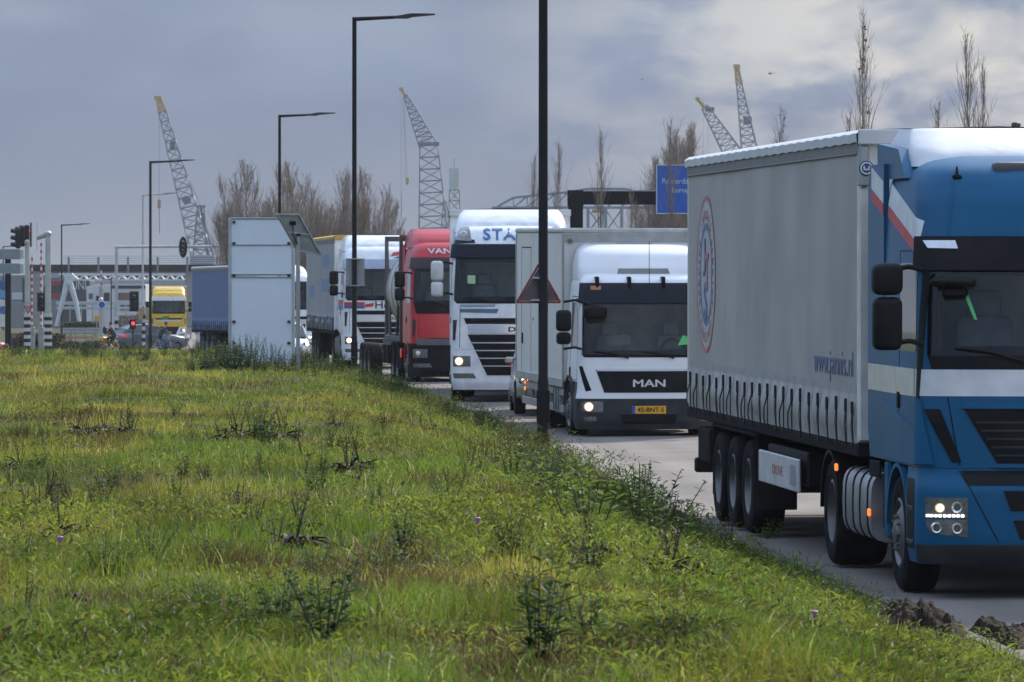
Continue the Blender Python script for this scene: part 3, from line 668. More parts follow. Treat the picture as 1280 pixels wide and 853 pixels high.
def trailer(root, y0, L, z0=1.15, z1=4.0, mat_=None, roof=None, straps=22, front=None, axles=(0.60, 0.695, 0.79), hw=1.275, detail=True, band=None, wr=.50):
    """curtain sided semi trailer: curtains, roof, headboard, rear doors, side rail, straps, running gear"""
    y1 = y0+L; mat_ = mat_ or curtain_grey; roof = roof or tarp; front = front or decal_white
    for sg, nm in ((-1, 'side_curtain'), (1, 'side_curtain')):
        mb = MB(); yy = np.linspace(y0+.13, y1-.08, 221 if sg < 0 and detail else 30); zz = np.concatenate([np.linspace(z0-.03, z0+.50, 10), np.linspace(z0+.6, z1-.14, 12)])
        def fn(y, z):
            return (sg*curtain_x(y, z, y0, L, z0, straps, hw, detail), y, z)
        mb.grid(fn, list(yy), list(zz)); c = mb.build(nm, mat_, root, ang=60)
        b = MB(); b.box(sg*(hw-.02), sg*(hw+.012), y0+.02, y1-.02, z1-.21, z1-.035, .012)
        if detail: b.tube([(sg*(hw+.010), y0+.1, z1-.20), (sg*(hw+.010), y1-.1, z1-.20)], .010, 6)
        b.each('curtain_rail', M('rail_grey', (.15, .15, .15), .5, grime=.3), c)
        if band and sg < 0:
            b = MB(); b.grid(lambda y, z: (-curtain_x(y, z, y0, L, z0, straps, hw, detail)-.003, y, z), list(yy[1:-1]), [z0+.43, z0+.46, z0+.50]); b.build('reflective_band', band, c)
    mb = MB(); n = 44
    def rf(u, k):
        prof = [(-hw-.03, z1-.10), (-hw-.035, z1-.02), (-hw+.02, z1+.018), (0, z1+.05), (hw-.02, z1+.018), (hw+.035, z1-.02), (hw+.03, z1-.10)][int(k)]
        sc = .0045*math.sin(u*math.pi*2*22) if abs(prof[0]) > hw+.028 and detail else 0
        return (prof[0], y0-.02+(L+.03)*u, prof[1]+sc)
    mb.grid(rf, list(np.linspace(0, 1, 177 if detail else 12)), list(range(7))); mb.build('roof_tarpaulin', roof, root, ang=50); mb = MB(); mb.box(-hw-.02, hw+.02, y0-.06, y0-.022, z1-.12, z1+.02, .01); mb.build('roof_front_edge', roof, root)
    mb = MB(); mb.box(-hw, hw, y0, y0+.06, z0, z1-.08, .012); mb.each('headboard', front, root); mb = MB(); mb.box(-hw-.005, -hw+.10, y0+.062, y0+.14, z0-.02, z1-.21, .012); mb.box(hw-.10, hw+.005, y0+.062, y0+.14, z0-.02, z1-.21, .012); mb.each('corner_post', front, root)
    mb = MB(); mb.box(-hw, hw, y1-.06, y1, z0, z1-.05, .012); mb.build('rear_doors', front, root)
    mb = MB(); mb.box(-hw-.004, hw+.004, y0+.02, y1, z0-.15, z0-.035, .015); mb.box(-.5, .5, y0+.3, y1-.2, z0-.45, z0-.13, .02); mb.build('trailer_frame', chassis, root)
    ax = [y0+L*a for a in axles]
    if straps and detail:
        st = MB(); st.tube([(0, 0, .30), (-.004, .012, .10), (0, .03, -.10)], .008, 4); st.box(-.020, .006, -.018, .018, .20, .33, .008); st.box(-.016, .0, .012, .044, -.13, -.09, .004)
        st.tube([(-.01, .005, .20), (-.030, .10, .09), (-.026, .15, -.02), (-.012, .13, -.10)], .008, 4); sm = st.mesh('strap', rubber_strap)
        for k in range(straps):
            y = y0+L*(k+.02 if k else .35)/straps; s_ = bpy.data.objects.new('strap', sm); C.objects.link(s_); s_.parent = root; s_.location = (-hw-.030, y, z0+.05); s_.scale = (1, random.choice((-1, 1))*random.uniform(.8, 1.3), random.uniform(.92, 1.08))
    mb = MB(); mb.box(-.85, .85, ax[0]-.55, ax[-1]+.55, .52, .74, .03); mb.box(-1.0, 1.0, y0+2.6, y0+3.0, .25, .74, .03); mb.box(-.9, .9, ax[-1]+1.0, y1-.5, .48, .74, .03); mb.each('underframe_shade_box', chassis, root)  # boxes added below the trailer to stop light from beyond
    for a in ax:
        for sx in (-1.09, 1.09): wheel(root, sx, a, wr, .36, True)
        mb = MB(); mb.tube([(-1, a, wr), (1, a, wr)], .07, 8); mb.build('axle', chassis, root)
    mb = MB(); mb.box(-hw+.02, -hw+.5, ax[0]-.62, ax[-1]+.62, z0-.2, z0-.16, .01); mb.box(hw-.5, hw-.02, ax[0]-.62, ax[-1]+.62, z0-.2, z0-.16, .01)
    for y in (ax[0]-.66, ax[-1]+.62): mb.box(-hw+.03, -hw+.45, y, y+.04, .28, z0-.16, .01); mb.box(hw-.45, hw-.03, y, y+.04, .28, z0-.16, .01)
    mb.each('mudguard', chassis, root)
    return ax
def strip(mb, x, y0, y1, z0, z1, sg=-1, t=.006, sl=0):      # thin slanted plate lying on a flat side
    mb.prism([(y0, z0), (y1, z0), (y1+sl, z1), (y0+sl, z1)], sg*x, sg*(x+t), 'x')

def tractor(root, S):
    """cab over tractor unit, front at local y = 0, looking towards -y"""
    L = Loft(S['rings'], S['len']); z_low, z_arch = S['low'], S.get('arch', 1.12); top = S['rings'][-1][0]; paint = S['paint']
    fa = S.get('axle', 1.4); wr = .51
    mb = MB(); L.shell(mb, z_arch, top, hole=S['screen']); body = mb.build('cab', paint, root)
    mb = MB(); L.shell(mb, z_low, z_arch-.004, yb=fa-.60); bump = mb.build('bumper', S.get('bumper', paint), root)
    # wheel arches and the lower fairing behind the wheel
    mb = MB()
    for sg in (-1, 1):
        arch(mb, sg*.86, sg*1.255, fa, wr, .575, .61, 5, 175)
    mb.each('wheel_arch', S.get('archmat', paint), root)
    mb = MB()
    for sg in (-1, 1): mb.box(sg*.95, sg*1.235, fa+.62, S['len'], .42, z_arch-.003, .03)
    mb.each('lower_fairing', S.get('fairing', chassis), root)
    # glass
    (zb, zt, pw, pt) = S['screen']; g = MB(); L.patch(g, [(-pw, zb), (pw, zb), (pt, zt), (-pt, zt)], .006, 24, 10); ws = g.build('windscreen', wglass, root)
    for q in ([(-pw, zb), (-pw+.085, zb), (-pt+.085, zt), (-pt, zt)], [(pw-.085, zb), (pw, zb), (pt, zt), (pt-.085, zt)], [(-pw, zb), (pw, zb), (pw, zb+.085), (-pw, zb+.085)], [(-pt, zt-.085), (pt, zt-.085), (pt, zt), (-pt, zt)]):
        g = MB(); L.patch(g, q, .003, 6, 3, .02); g.build('windscreen_frame', plastic, ws)
    yf = L.at(zb)[1]; inn = MB(); inn.box(-1.12, 1.12, 1.55, 1.62, z_arch+.1, zt+.15); inn.box(-1.12, 1.12, .4, 1.55, z_arch+.1, z_arch+.16); lin_ = inn.build('cab_interior', liningm, root)
    for sg in (-1, 1):
        inn = MB(); inn.box(sg*1.08, sg*1.11, yf+.32, 1.5, z_arch+.2, zb+.02); inn.build('door_lining', liningm, lin_)
        inn = MB(); inn.rbox(sg*.55-.26, sg*.55+.26, .98, 1.18, zb-.55, zb+.34, .09); inn.rbox(sg*.55-.15, sg*.55+.15, 1.0, 1.12, zb+.32, zb+.56, .05); inn.rbox(sg*.55-.27, sg*.55+.27, .55, 1.05, zb-.62, zb-.45, .07); inn.each('seat', seatm, lin_)
        inn = MB(); inn.rbox(sg*1.0-.05, sg*1.0+.05, .72, .90, zb+.05, zt-.05, .04); inn.build('side_curtain_roll', M('curtain_beige', (.13, .135, .12), .9), lin_)
    inn = MB(); inn.rbox(-1.02, 1.02, yf+.22, yf+.62, zb-.32, zb+.03, .08); inn.rbox(.30, .80, yf+.50, yf+.70, zb-.1, zb+.10, .05); inn.each('dashboard', interior, lin_)
    inn = MB(); inn.lathe([(.21+.014*math.cos(a), .014*math.sin(a)) for a in np.linspace(0, 2*math.pi, 7)], (.55, yf+.80, zb+.06), 'y', 20); inn.tube([(.36, yf+.80, zb+.06), (.74, yf+.80, zb+.06)], .014, 5); inn.build('steering_wheel', plastic, lin_)
    inn = MB(); inn.box(-1.0, 1.0, yf+.45, 1.5, zt-.02, zt+.10); inn.build('roof_locker', liningm, lin_)
    wi = MB()
    for px_, e in ((-.35, -.95), (.45, -.12)): wi.tube([L.surf(px_, zb-.05, .03), L.surf((px_+e)/2, zb+.035, .035), L.surf(e, zb+.07, .03)], .014, 6)
    wi.each('wiper', plastic, ws)
    for sg in (-1, 1):
        g = MB(); y0, y1, sz0, sz1 = S['sidewin']; L.patch(g, L.sq(y0, y1, sz0, sz1, sg, .06), .005, 8, 6); g.build('side_window', glass, root)
        g = MB(); yb0, yb1 = y0-.06, y1+.10
        for a, b, c, d in ((yb0, yb0+.012, z_arch+.02, sz1+.1), (yb1, yb1+.012, z_arch+.02, sz1+.1), (yb0, yb1, sz1+.1, sz1+.112), (yb0, yb1, z_arch+.02, z_arch+.032)):
            L.patch(g, L.sq(a, b, c, d, sg), .0025, 2, 4)
        g.build('door_seam', plastic, root)
        g = MB(); L.patch(g, L.sq(y1-.02, y1+.06, sz0-.50, sz0-.36, sg), .02, 3, 3, .03); g.build('door_handle', plastic, root)
    if S.get('visor'):
        zb, zt, pw, pt, mt, off = S['visor']; g = MB(); L.patch(g, [(-pw, zb), (pw, zb), (pt, zt), (-pt, zt)], off, 24, 5, off+.03); g.build('sun_visor', mt, root)
    for nm, mt, q, off in S.get('patches', []):
        g = MB(); L.patch(g, q, off, 14, 6, off+.02); g.build(nm, mt, root)
    # lamps
    for sg in (-1, 1):
        pi, po, z0, z1 = S['lamp']; q = [(sg*po, z0), (sg*pi, z0+S.get('lamptilt', 0)), (sg*pi, z1), (sg*po, z1)]
        g = MB(); L.patch(g, q, .006, 6, 4, .04); hl = g.build('headlight', lampglass, root)
        g = MB(); pc = sg*(po*.62+pi*.38); zc = (z0+z1)/2; c = Vector(L.surf(pc, zc, .012)); rr = S.get('lampr', .055)*.82
        g.lathe([(0, -.012), (rr*.8, -.010), (rr, 0), (rr, .02)], c, 'y', 16); g.build('lamp_bulb', lamp_on if S.get('lit', True) else chrome, hl)
        if S.get('lit', True):
            g = MB(); g.lathe([(rr*1.02, -.006), (rr*1.40, -.004), (rr*1.45, .02)], c, 'y', 18); g.build('halo_ring', lamp_halo, hl)  # glowing ring added as the painted halo around the bulb
    for nm, mt, y, x in S.get('extra_parts', []): pass
    if S.get('mirror'):
        my, mz0, mz1, mzs, mm = S['mirror']
        for sg in (-1, 1): mirror(root, sg*1.24, my, mz0, mz1, mzs, mm, sg)
    # deflector and side fairings behind the cab
    d = S.get('deflector')
    if d:
        mb = MB(); rings = d['rings']; D = Loft(rings, d['yb']); D.shell(mb, rings[0][0], rings[-1][0]); mb.build('roof_deflector', d['mat'], root)
        S['D'] = D
    if S.get('sidefair'):
        y0, y1, z0, z1 = S['sidefair']
        for sg in (-1, 1):
            mb = MB(); mb.prism([(y0, z0), (y1-.12, z0), (y1, z0+.25), (y1, z1-.18), (y1-.2, z1), (y0, z1)], sg*(S.get('fairx', 1.205)-.05), sg*S.get('fairx', 1.205), 'x'); mb.build('side_fairing', S.get('fairpaint', paint), root)
    chassis_part(root, .5, S['tail'])
    mb = MB(); mb.box(-.80, .80, .35, fa-.55, .34, z_arch-.02, .04); mb.box(-.62, .62, fa+.58, S['len']+.8, .36, z_arch, .04); mb.each('underbody_shade_box', chassis, root)  # boxes added under the cab to block light and deepen the shade
    for sx in (-1, 1):
        wheel(root, sx*1.08, fa, wr, .32, False)
        for dy in S['drive']:
            wheel(root, sx*1.0, dy, wr, .50, True)
    mb = MB()
    for dy in S['drive']:
        for sg in (-1, 1): arch(mb, sg*.74, sg*1.265, dy, wr, .56, .59, 2, 178)
    if S['drive']: mb.each('rear_mudguard', plastic, root)
    mb = MB(); mb.tube([(-1, fa, .5), (1, fa, .5)], .07, 8)
    for dy in S['drive']: mb.tube([(-.9, dy, .5), (.9, dy, .5)], .1, 8)
    mb.each('axle', chassis, root)
    if S.get('tank'):
        y0, y1, mt = S['tank']
        for sg in (-1, 1):
            mb = MB(); cx, cz, a, b = sg*.98, .66, .27, .32
            poly = [(cx+a*(1 if math.cos(t) > 0 else -1)*abs(math.cos(t))**.5, cz+b*(1 if math.sin(t) > 0 else -1)*abs(math.sin(t))**.5) for t in np.linspace(0, 2*math.pi, 24, endpoint=False)]
            mb.prism(poly, y0, y1, 'y'); tk = mb.build('fuel_tank', mt, root)
            sb = MB()
            for f in (.12, .38, .62, .88):
                yy = y0+(y1-y0)*f; sb.prism([(cx+(u-cx)*1.03, cz+(v-cz)*1.03) for u, v in poly], yy-.025, yy+.025, 'y')
            sb.each('tank_strap', chassis, tk)
    return L, body, bump
def place(name, label, cat, xl, y, slope, pitch=0.0, group=None, hw=1.275, gz=None):
    """root at the front centre on the road; xl is the near (left) front corner"""
    th = math.atan(slope); x = xl+hw*math.cos(th); yy = y+hw*math.sin(th); z = float(RZ(yy)) if gz is None else gz
    t = thing(name, label, cat, (x, yy, z), (0, 0, 0), group); t.rotation_mode = 'XYZ'
    t.rotation_euler = (pitch, 0, th); return t
def onpatch(L, p0, z0, off=.006):
    return lambda x, y, d: L.surf(p0+x, z0+y, off+d)
def onside(hw, y0, z0, off=.006, sg=-1):
    return lambda x, y, d: (sg*(hw+off+d), y0+sg*x, z0+y)
# ================================================================== blue tractor with grey curtain trailer
t = place('articulated_truck', 'blue articulated truck with cream stripe and grey curtain trailer, nearest at the right edge', 'truck', 3.45, 47.2, .084, .0065, 'trucks queueing on the road')
ring = [(.30, 1.23, .05, .24, .10), (.40, 1.25, -.03, .26, .10), (.50, 1.262, -.055, .26, .10), (.96, 1.262, -.05, .26, .10), (1.06, 1.245, .02, .26, .10), (1.12, 1.245, .02, .26, .10), (1.6, 1.245, .015, .26, .11), (2.05, 1.24, .05, .24, .12), (2.80, 1.225, .17, .24, .12), (3.08, 1.215, .24, .25, .12),
        (3.40, 1.20, .34, .30, .12), (3.58, 1.17, .47, .34, .11), (3.69, 1.11, .64, .34, .08), (3.755, 1.0, .86, .36, .06), (3.79, .80, 1.2, .36, .04)]
S = dict(rings=ring, len=2.28, low=.30, arch=1.12, paint=blue, axle=1.42, screen=(2.07, 2.84, 1.19, 1.16), sidewin=(.42, 1.32, 2.10, 2.86),
         visor=(2.80, 3.09, 1.30, 1.27, plastic, .05), lamp=(.86, 1.23, .70, .87), mirror=(.12, 2.12, 2.86, 2.58, plastic), drive=[5.55], tail=6.6, tank=(2.95, 4.75, alu), fairing=blue, fairpaint=blue,
         sidefair=(2.285, 3.22, 1.12, 3.74), fairx=1.238, lampr=.034, bumper=blue)
P = S['patches'] = []
P += [('windscreen_base', plastic, [(-1.15, 1.96), (1.15, 1.96), (1.19, 2.08), (-1.19, 2.08)], .004),
      ('front_stripe', decal_white, [(-1.50, 1.73), (1.50, 1.73), (1.50, 1.955), (-1.50, 1.955)], .0045),
      ('upper_grille', plastic, [(-.60, 1.16), (.60, 1.16), (.88, 1.62), (-.88, 1.62)], .012),
      ('middle_grille', plastic, [(-.86, .98), (.86, .98), (.90, 1.10), (-.90, 1.10)], .010),
      ('lower_intake', plastic, [(-.50, .76), (.50, .76), (.56, .93), (-.56, .93)], .008), ('lower_intake', plastic, [(-.42, .52), (.42, .52), (.48, .68), (-.48, .68)], .008),
      *[('grille_slat', greyplastic, [(-.62-.28*(z-1.16)/.46+.05, z), (.62+.28*(z-1.16)/.46-.05, z), (.62+.28*(z-1.16)/.46-.045, z+.018), (-.62-.28*(z-1.16)/.46+.045, z+.018)], .020) for z in (1.22, 1.29, 1.36, 1.43, 1.50)], ('grille_badge', chrome, [(-.30, 1.53), (.30, 1.53), (.30, 1.585), (-.30, 1.585)], .024), ('grille_rim', blue, [(-.64, 1.125), (.64, 1.125), (.64, 1.158), (-.64, 1.158)], .022), ('hood_edge', blue, [(-.90, 1.625), (.90, 1.625), (.90, 1.665), (-.90, 1.665)], .020), ('front_lip', greyplastic, [(-1.36, .305), (1.36, .305), (1.38, .47), (-1.38, .47)], .008)]
for sg in (-1, 1):
    P += [('air_vent', plastic, [(sg*.90, 1.17), (sg*.98, 1.17), (sg*1.23, 1.62), (sg*1.08, 1.62)], .012), ('hood_seam', plastic, [(sg*.915, 1.14), (sg*.925, 1.14), (sg*1.02, 1.73), (sg*1.01, 1.73)], .003),
          ('corner_deflector', blue, [(sg*1.13, 1.15), (sg*1.40, 1.15), (sg*1.40, 1.70), (sg*1.27, 1.70)], .028), ('bumper_seam', plastic, [(sg*.60, .50), (sg*.612, .50), (sg*.925, 1.1), (sg*.913, 1.1)], .003),
          ('fog_light', lampglass, [(sg*1.19, .57), (sg*.86, .535), (sg*.86, .685), (sg*1.23, .685)], .008), ('visor_marker', chrome, [(sg*1.13, 2.99), (sg*.90, 2.985), (sg*.92, 3.055), (sg*1.17, 3.055)], .058)]
L, body, bump = tractor(t, S)
# side stripe, step well, upper stripes
for sg in (-1, 1):
    g = MB(); L.patch(g, L.sq(.42, 2.27, 1.72, 1.955, sg), .0045, 10, 3); g.build('side_stripe', cream, t)
    g = MB(); L.patch(g, L.sq(.42, .80, .42, 1.02, sg), .004, 4, 4); g.build('step_well', plastic, t)
    g = MB(); L.patch(g, [(L.pside(.36, 1.14, sg), 1.14), (L.pside(2.24, 1.14, sg), 1.14), (L.pside(2.24, 1.66, sg), 1.66), (L.pside(.36, 1.44, sg), 1.44)], .018, 12, 4, .03); g.build('door_panel', blue, t)
    g = MB(); L.patch(g, L.sq(.30, .385, 1.70, 2.78, sg), .006, 3, 8); g.build('pillar_trim', plastic, t)
    g = MB()
    for z in (.45, .74): g.box(sg*1.22, sg*1.27, .42, .80, z, z+.05, .012)
    g.each('step', greyplastic, t)
    for k, (mt, dz0, dz1) in enumerate(((decal_white, .0, .19), (decal_red, -.105, -.004))):
        zl = lambda y: 3.02+.20*(y-.45)
        g = MB(); L.patch(g, [(L.pside(.50, zl(.5)+dz0, sg), zl(.5)+dz0), (L.pside(2.22, zl(2.22)+dz0, sg), zl(2.22)+dz0), (L.pside(2.22, zl(2.22)+dz1, sg), zl(2.22)+dz1), (L.pside(.50, zl(.5)+dz1, sg), zl(.5)+dz1)], .005+.001*k, 16, 4); g.build('cab_stripe', mt, t)
        g = MB(); g.prism([(2.30, zl(2.3)+dz0), (3.0, zl(3.0)+dz0), (3.0, zl(3.0)+dz1), (2.30, zl(2.3)+dz1)], sg*1.236, sg*(1.243+.001*k), 'x'); g.build('fairing_stripe', mt, t)
    g = MB(); g.box(sg*1.234, sg*1.2425, 2.30, 3.20, 1.72, 1.955, .002); g.build('fairing_band', cream, t)
g = MB(); D = Loft([(3.70, 1.12, 1.10, .30, .05), (3.84, 1.12, 1.28, .30, .05), (3.94, 1.08, 1.55, .3, .05), (4.05, 1.0, 1.95, .3, .03)], 2.9); D.shell(g, 3.70, 4.05); g.build('roof_deflector', tarp, t)
for sg in (-1, 1):
    g = MB(); g.prism([(1.3, 3.60), (1.7, 3.86), (2.92, 3.93), (2.92, 3.66), (2.2, 3.60)], sg*1.10, sg*1.20, 'x'); g.build('roof_side_fin', blue, t)
g = MB()
for sg in (-1, 1):
    c = L.surf(sg*.34, 3.68, 0); g.rbox(c[0]-.20, c[0]+.20, c[1]-.05, c[1]+.3, 3.60, 3.73, .05)
g.each('roof_spot_lamp', interior, t)
for sg in (-1, 1):
    for a, b in ((.98, .90),):
        g = MB(); L.patch(g, [(sg*a, 3.12), (sg*(a-.014), 3.12), (sg*(b-.014), 3.60), (sg*b, 3.60)], .010, 2, 12); g.build('roof_ridge', blue, t)
g = MB(); c = Vector(L.surf(-.86, 3.60, .0)); g.tube([c, c+Vector((0, .0, .09))], .018, 6, .008); g.box(c.x-.04, c.x+.04, c.y-.03, c.y+.05, c.z-.02, c.z+.02, .01); g.build('antenna', plastic, t)
g = MB(); L.patch(g, [(-.78, 2.38), (-.755, 2.38), (-.86, 2.70), (-.90, 2.70)], .010, 2, 6); g.build('green_pennant', decal_green, t)
g = MB(); c = L.surf(-1.12, 2.72, .0); g.box(c[0]-.04, c[0]+.34, c[1]-.20, c[1]-.06, 2.66, 2.74, .03); g.box(c[0]+.06, c[0]+.28, c[1]-.16, c[1]-.06, 2.56, 2.66, .03); g.build('front_mirror', plastic, t)
g = MB()
for i in range(9):
    c = Vector(L.surf(-1.2+.037*i, .718, .012)); g.box(c.x-.012, c.x+.012, c.y-.004, c.y+.01, c.z-.010, c.z+.010)
g.each('daylight_lamp', M('daylight_led', (1, 1, 1), .3, emit=(1, .95, .85), es=3), t)
for z, pp in ((.615, -1.12), (.61, -.95), (.79, -.95)):
    g = MB(); c = Vector(L.surf(pp, z, .012)); g.lathe([(.03, -.01), (.042, -.015), (.05, 0), (.05, .02), (.03, .02)], c, 'y', 14); g.build('lamp_ring', chrome, t)
for y, z in ((2.9, .62), (4.98, .95)):
    g = MB(); g.box(-1.29, -1.26, y-.03, y+.03, z-.035, z+.035, .01); g.build('marker_light', amber, t)
g = MB(); g.box(-1.275, -1.25, 2.32, 2.9, .95, 1.1, .01); g.box(-1.15, -.5, 2.4, 2.9, .45, .95, .03); g.each('battery_box', chassis, t)
# trailer
ax = trailer(t, 3.5, 13.6, 1.24, 4.055, curtain_grey, tarp, 22, M('headboard_cream', (.66, .65, .61), .45, grime=.2), axles=(.60, .695, .79), band=M('band_grey', (.33, .33, .33), .6))
g = MB(); g.box(-1.285, -1.19, 3.46, 3.62, 3.55, 3.93, .02); g.build('corner_bracket', grey_metal, t)
g = MB(); g.lathe([(0, -.012), (.062, -.012), (.07, 0)], (-1.22, 3.455, 3.72), 'y', 18); bd = g.build('maker_badge', M('badge_blue', (.03, .07, .2), .4), t)
g = MB(); g.lathe([(.045, -.014), (.058, -.014)], (-1.22, 3.455, 3.72), 'y', 18); g.box(-1.25, -1.19, 3.436, 3.441, 3.70, 3.715); g.box(-1.25, -1.235, 3.436, 3.441, 3.70, 3.74); g.box(-1.205, -1.19, 3.436, 3.441, 3.70, 3.74); g.build('badge_mark', decal_white, bd)
g = MB(); g.box(-1.285, -1.255, 7.55, 10.6, .60, .93, .012); sb = g.build('side_guard', M('guard_white', (.55, .55, .53), .5, grime=.35), t)
g = MB(); g.box(-1.2, -.7, 7.5, 10.5, .66, 1.0, .02); g.build('toolbox', plastic, t)
g = MB(); g.box(-1.288, -1.286, 7.75, 8.15, .66, .86); g.build('guard_label', M('label_grey', (.3, .3, .32), .5), sb)
text_mb('KRONE', onside(1.285, 9.1, .72, .001), .8, .1, depth=.002).build('guard_lettering', decal_redp, sb)
g = MB()
for y in (ax[-1]+.9, ): g.box(-1.25, -.7, y, y+1.1, .62, 1.0, .02)
g.each('rear_locker', chassis, t); g = MB(); g.box(-1.2, 1.2, 16.9, 17.05, .45, .62, .02); g.build('rear_underrun', chassis, t)
# round emblem and web address on the curtain
ec, ez, rr = 15.3, 2.73, .875; CX = lambda y, z: curtain_x(y, z, 3.5, 13.6, 1.24, 22, 1.275)
def disc(r0, r1, off, mt, nm, par=None):
    mb = MB(); n = 64; m = max(int((r1-r0)/.08), 1)+1
    mb.grid(lambda i, r: (-(CX(ec+r*math.sin(2*math.pi*i/n), ez+r*math.cos(2*math.pi*i/n))+.004+off), ec+r*math.sin(2*math.pi*i/n), ez+r*math.cos(2*math.pi*i/n)), list(range(n+1)), list(np.linspace(r0, r1, m))); return mb.build(nm, mt, par or t, smooth=False)
em = disc(.0, rr-.05, 0, M('emblem_white', (.42, .42, .42), .55), 'curtain_emblem'); disc(rr-.05, rr, .003, decal_redp, 'emblem_ring', em); disc(.50, .575, .003, decal_bluep, 'emblem_ring', em)
def arc(txt, a0, a1, mt, flip):
    for i, ch in enumerate(txt):
        if ch == ' ': continue
        a = R(a0+(a1-a0)*i/(len(txt)-1)); r = .685 if not flip else .685
        up = 1 if not flip else -1
        def fn(x, y, d):
            y = (y-.075)*up; x = x*up; rad = r+y; return (-(CX(ec-rad*math.sin(a), ez+rad*math.cos(a))+.009+d), ec-(rad*math.sin(a)+x*math.cos(a)), ez+(rad*math.cos(a)-x*math.sin(a)))
        text_mb(ch, fn, None, .11, depth=.002).build('emblem_letter', mt, em)
arc('JANNIS', -38, 38, decal_redp, False); arc('TRANSPORT', 232, 128, decal_redp, True); arc('SERVICE', -118, -58, decal_bluep, False); arc('SERVICE', 58, 118, decal_bluep, False)
text_mb('J', lambda x, y, d: (-(CX(ec+.14-x, ez-.02+y)+.010+d), ec+.14-x, ez-.02+y), .22, .42, depth=.002).build('emblem_letter', decal_bluep, em)
text_mb('T', lambda x, y, d: (-(CX(ec-.09-x, ez-.18+y)+.010+d), ec-.09-x, ez-.18+y), .26, .42, depth=.002, bold=.02).build('emblem_letter', decal_redp, em)
text_mb('S', lambda x, y, d: (-(CX(ec+.02-x, ez-.52+y)+.010+d), ec+.02-x, ez-.52+y), .26, .44, depth=.002, bold=.02).build('emblem_letter', decal_bluep, em)
text_mb('www.jannis.nl', lambda x, y, d: (-(CX(5.2-x, 1.74+y)+.005+d), 5.2-x, 1.74+y), 2.6, .31, depth=.002).build('web_address', decal_bluep, t)

# ================================================================== white box truck
t = place('box_truck', 'white rigid box truck with dark visor and yellow number plate behind the grey trailer', 'truck', 1.12, 97.0, .122, .012, 'trucks queueing on the road', gz=.08)
ring = [(.20, 1.20, .04, .22, .06), (.34, 1.24, .0, .24, .06), (.74, 1.25, 0.0, .22, .06), (.86, 1.22, .02, .2, .06), (1.25, 1.21, .05, .18, .06), (1.49, 1.20, .09, .16, .06), (2.40, 1.17, .26, .15, .06), (2.74, 1.14, .36, .16, .06), (2.86, 1.08, .50, .18, .05), (2.92, .98, .75, .2, .04)]
S = dict(rings=ring, len=1.75, low=.20, arch=1.02, paint=white, axle=1.30, screen=(1.49, 2.44, 1.16, 1.13), sidewin=(.50, 1.28, 1.62, 2.40), visor=(2.40, 2.75, 1.20, 1.16, navy, .04), lamp=(.80, 1.20, .50, .69), lampr=.07,
         drive=[4.9], tail=8.2, bumper=greyplastic, fairing=greyplastic, archmat=greyplastic, tank=(2.5, 3.4, grey_metal))
S['patches'] = [('radiator_grille', plastic, [(-.78, .84), (.78, .84), (.92, 1.24), (-.92, 1.24)], .010), ('grille_trim', chrome, [(-.90, 1.215), (.90, 1.215), (.92, 1.255), (-.92, 1.255)], .016),
                ('white_panel', white, [(-1.37, .735), (1.37, .735), (1.37, 1.018), (-1.37, 1.018)], .004), ('lower_intake', plastic, [(-.45, .30), (.45, .30), (.50, .46), (-.50, .46)], .008), ('cowl', plastic, [(-1.12, 1.455), (1.12, 1.455), (1.16, 1.50), (-1.16, 1.50)], .008)]
for sg in (-1, 1): S['patches'].append(('air_vent', plastic, [(sg*1.0, .88), (sg*1.10, .86), (sg*1.24, 1.30), (sg*1.16, 1.30)], .008)); S['patches'].append(('fog_light', lampglass, [(sg*1.12, .34), (sg*.92, .34), (sg*.92, .42), (sg*1.14, .42)], .010))
L, body, bump = tractor(t, S)
mt_ = text_mb('MAN', onpatch(L, 0, .94, .014), .56, .125, depth=.010); text_mb('MAN', onpatch(L, .012, .945, .018), .56, .125, depth=.010, mb=mt_).build('front_lettering', chrome, t)
g = MB(); L.patch(g, [(-.30, .475), (.30, .475), (.30, .61), (-.30, .61)], .012, 4, 2); pl = g.build('number_plate', plate_yellow, t)
g = MB(); L.patch(g, [(-.30, .476), (-.245, .476), (-.245, .609), (-.30, .609)], .0135, 2, 2); g.build('plate_strip', plate_blue, pl)
text_mb('42-BNT-5', onpatch(L, .03, .505, .0125), .47, .078, bold=.02, depth=.004).build('plate_lettering', decal_black, pl)
g = MB(); D = Loft([(2.80, 1.12, .62, .25, .06), (3.0, 1.12, .72, .28, .06), (3.25, 1.08, .95, .32, .06), (3.38, 1.02, 1.2, .34, .05), (3.42, .9, 1.45, .34, .04)], 1.75); D.shell(g, 2.80, 3.42); g.build('roof_deflector', white, t)
g = MB(); D.patch(g, [(-.48, 2.86), (.48, 2.86), (.44, 3.0), (-.44, 3.0)], .006); g.build('deflector_window', M('grille_grey', (.22, .22, .21), .5), t)
g = MB()
for p in (-.86, -.30, .30, .86): c = L.surf(p, 2.70, .04); g.box(c[0]-.03, c[0]+.03, c[1]-.02, c[1]+.22, 2.58, 2.86, .012)
g.each('visor_bracket', plastic, t)
g = MB(); g.tube([L.surf(.05, 2.72, .03), Vector(L.surf(.05, 2.72, .03))+Vector((0, .02, .75))], .006, 5); g.build('radio_antenna', plastic, t)
g = MB(); L.patch(g, [(-.98, 2.63), (-.80, 2.63), (-.80, 2.70), (-.98, 2.70)], .05); g.build('visor_lamp', M('amber_lens', (.5, .18, .06), .3), t)
mirror(t, -1.20, .06, 1.68, 2.28, 1.90, plastic, -1, .26, arm_z=(2.42, 1.60)); mirror(t, 1.20, .06, 1.68, 2.28, 1.90, plastic, 1, .26)
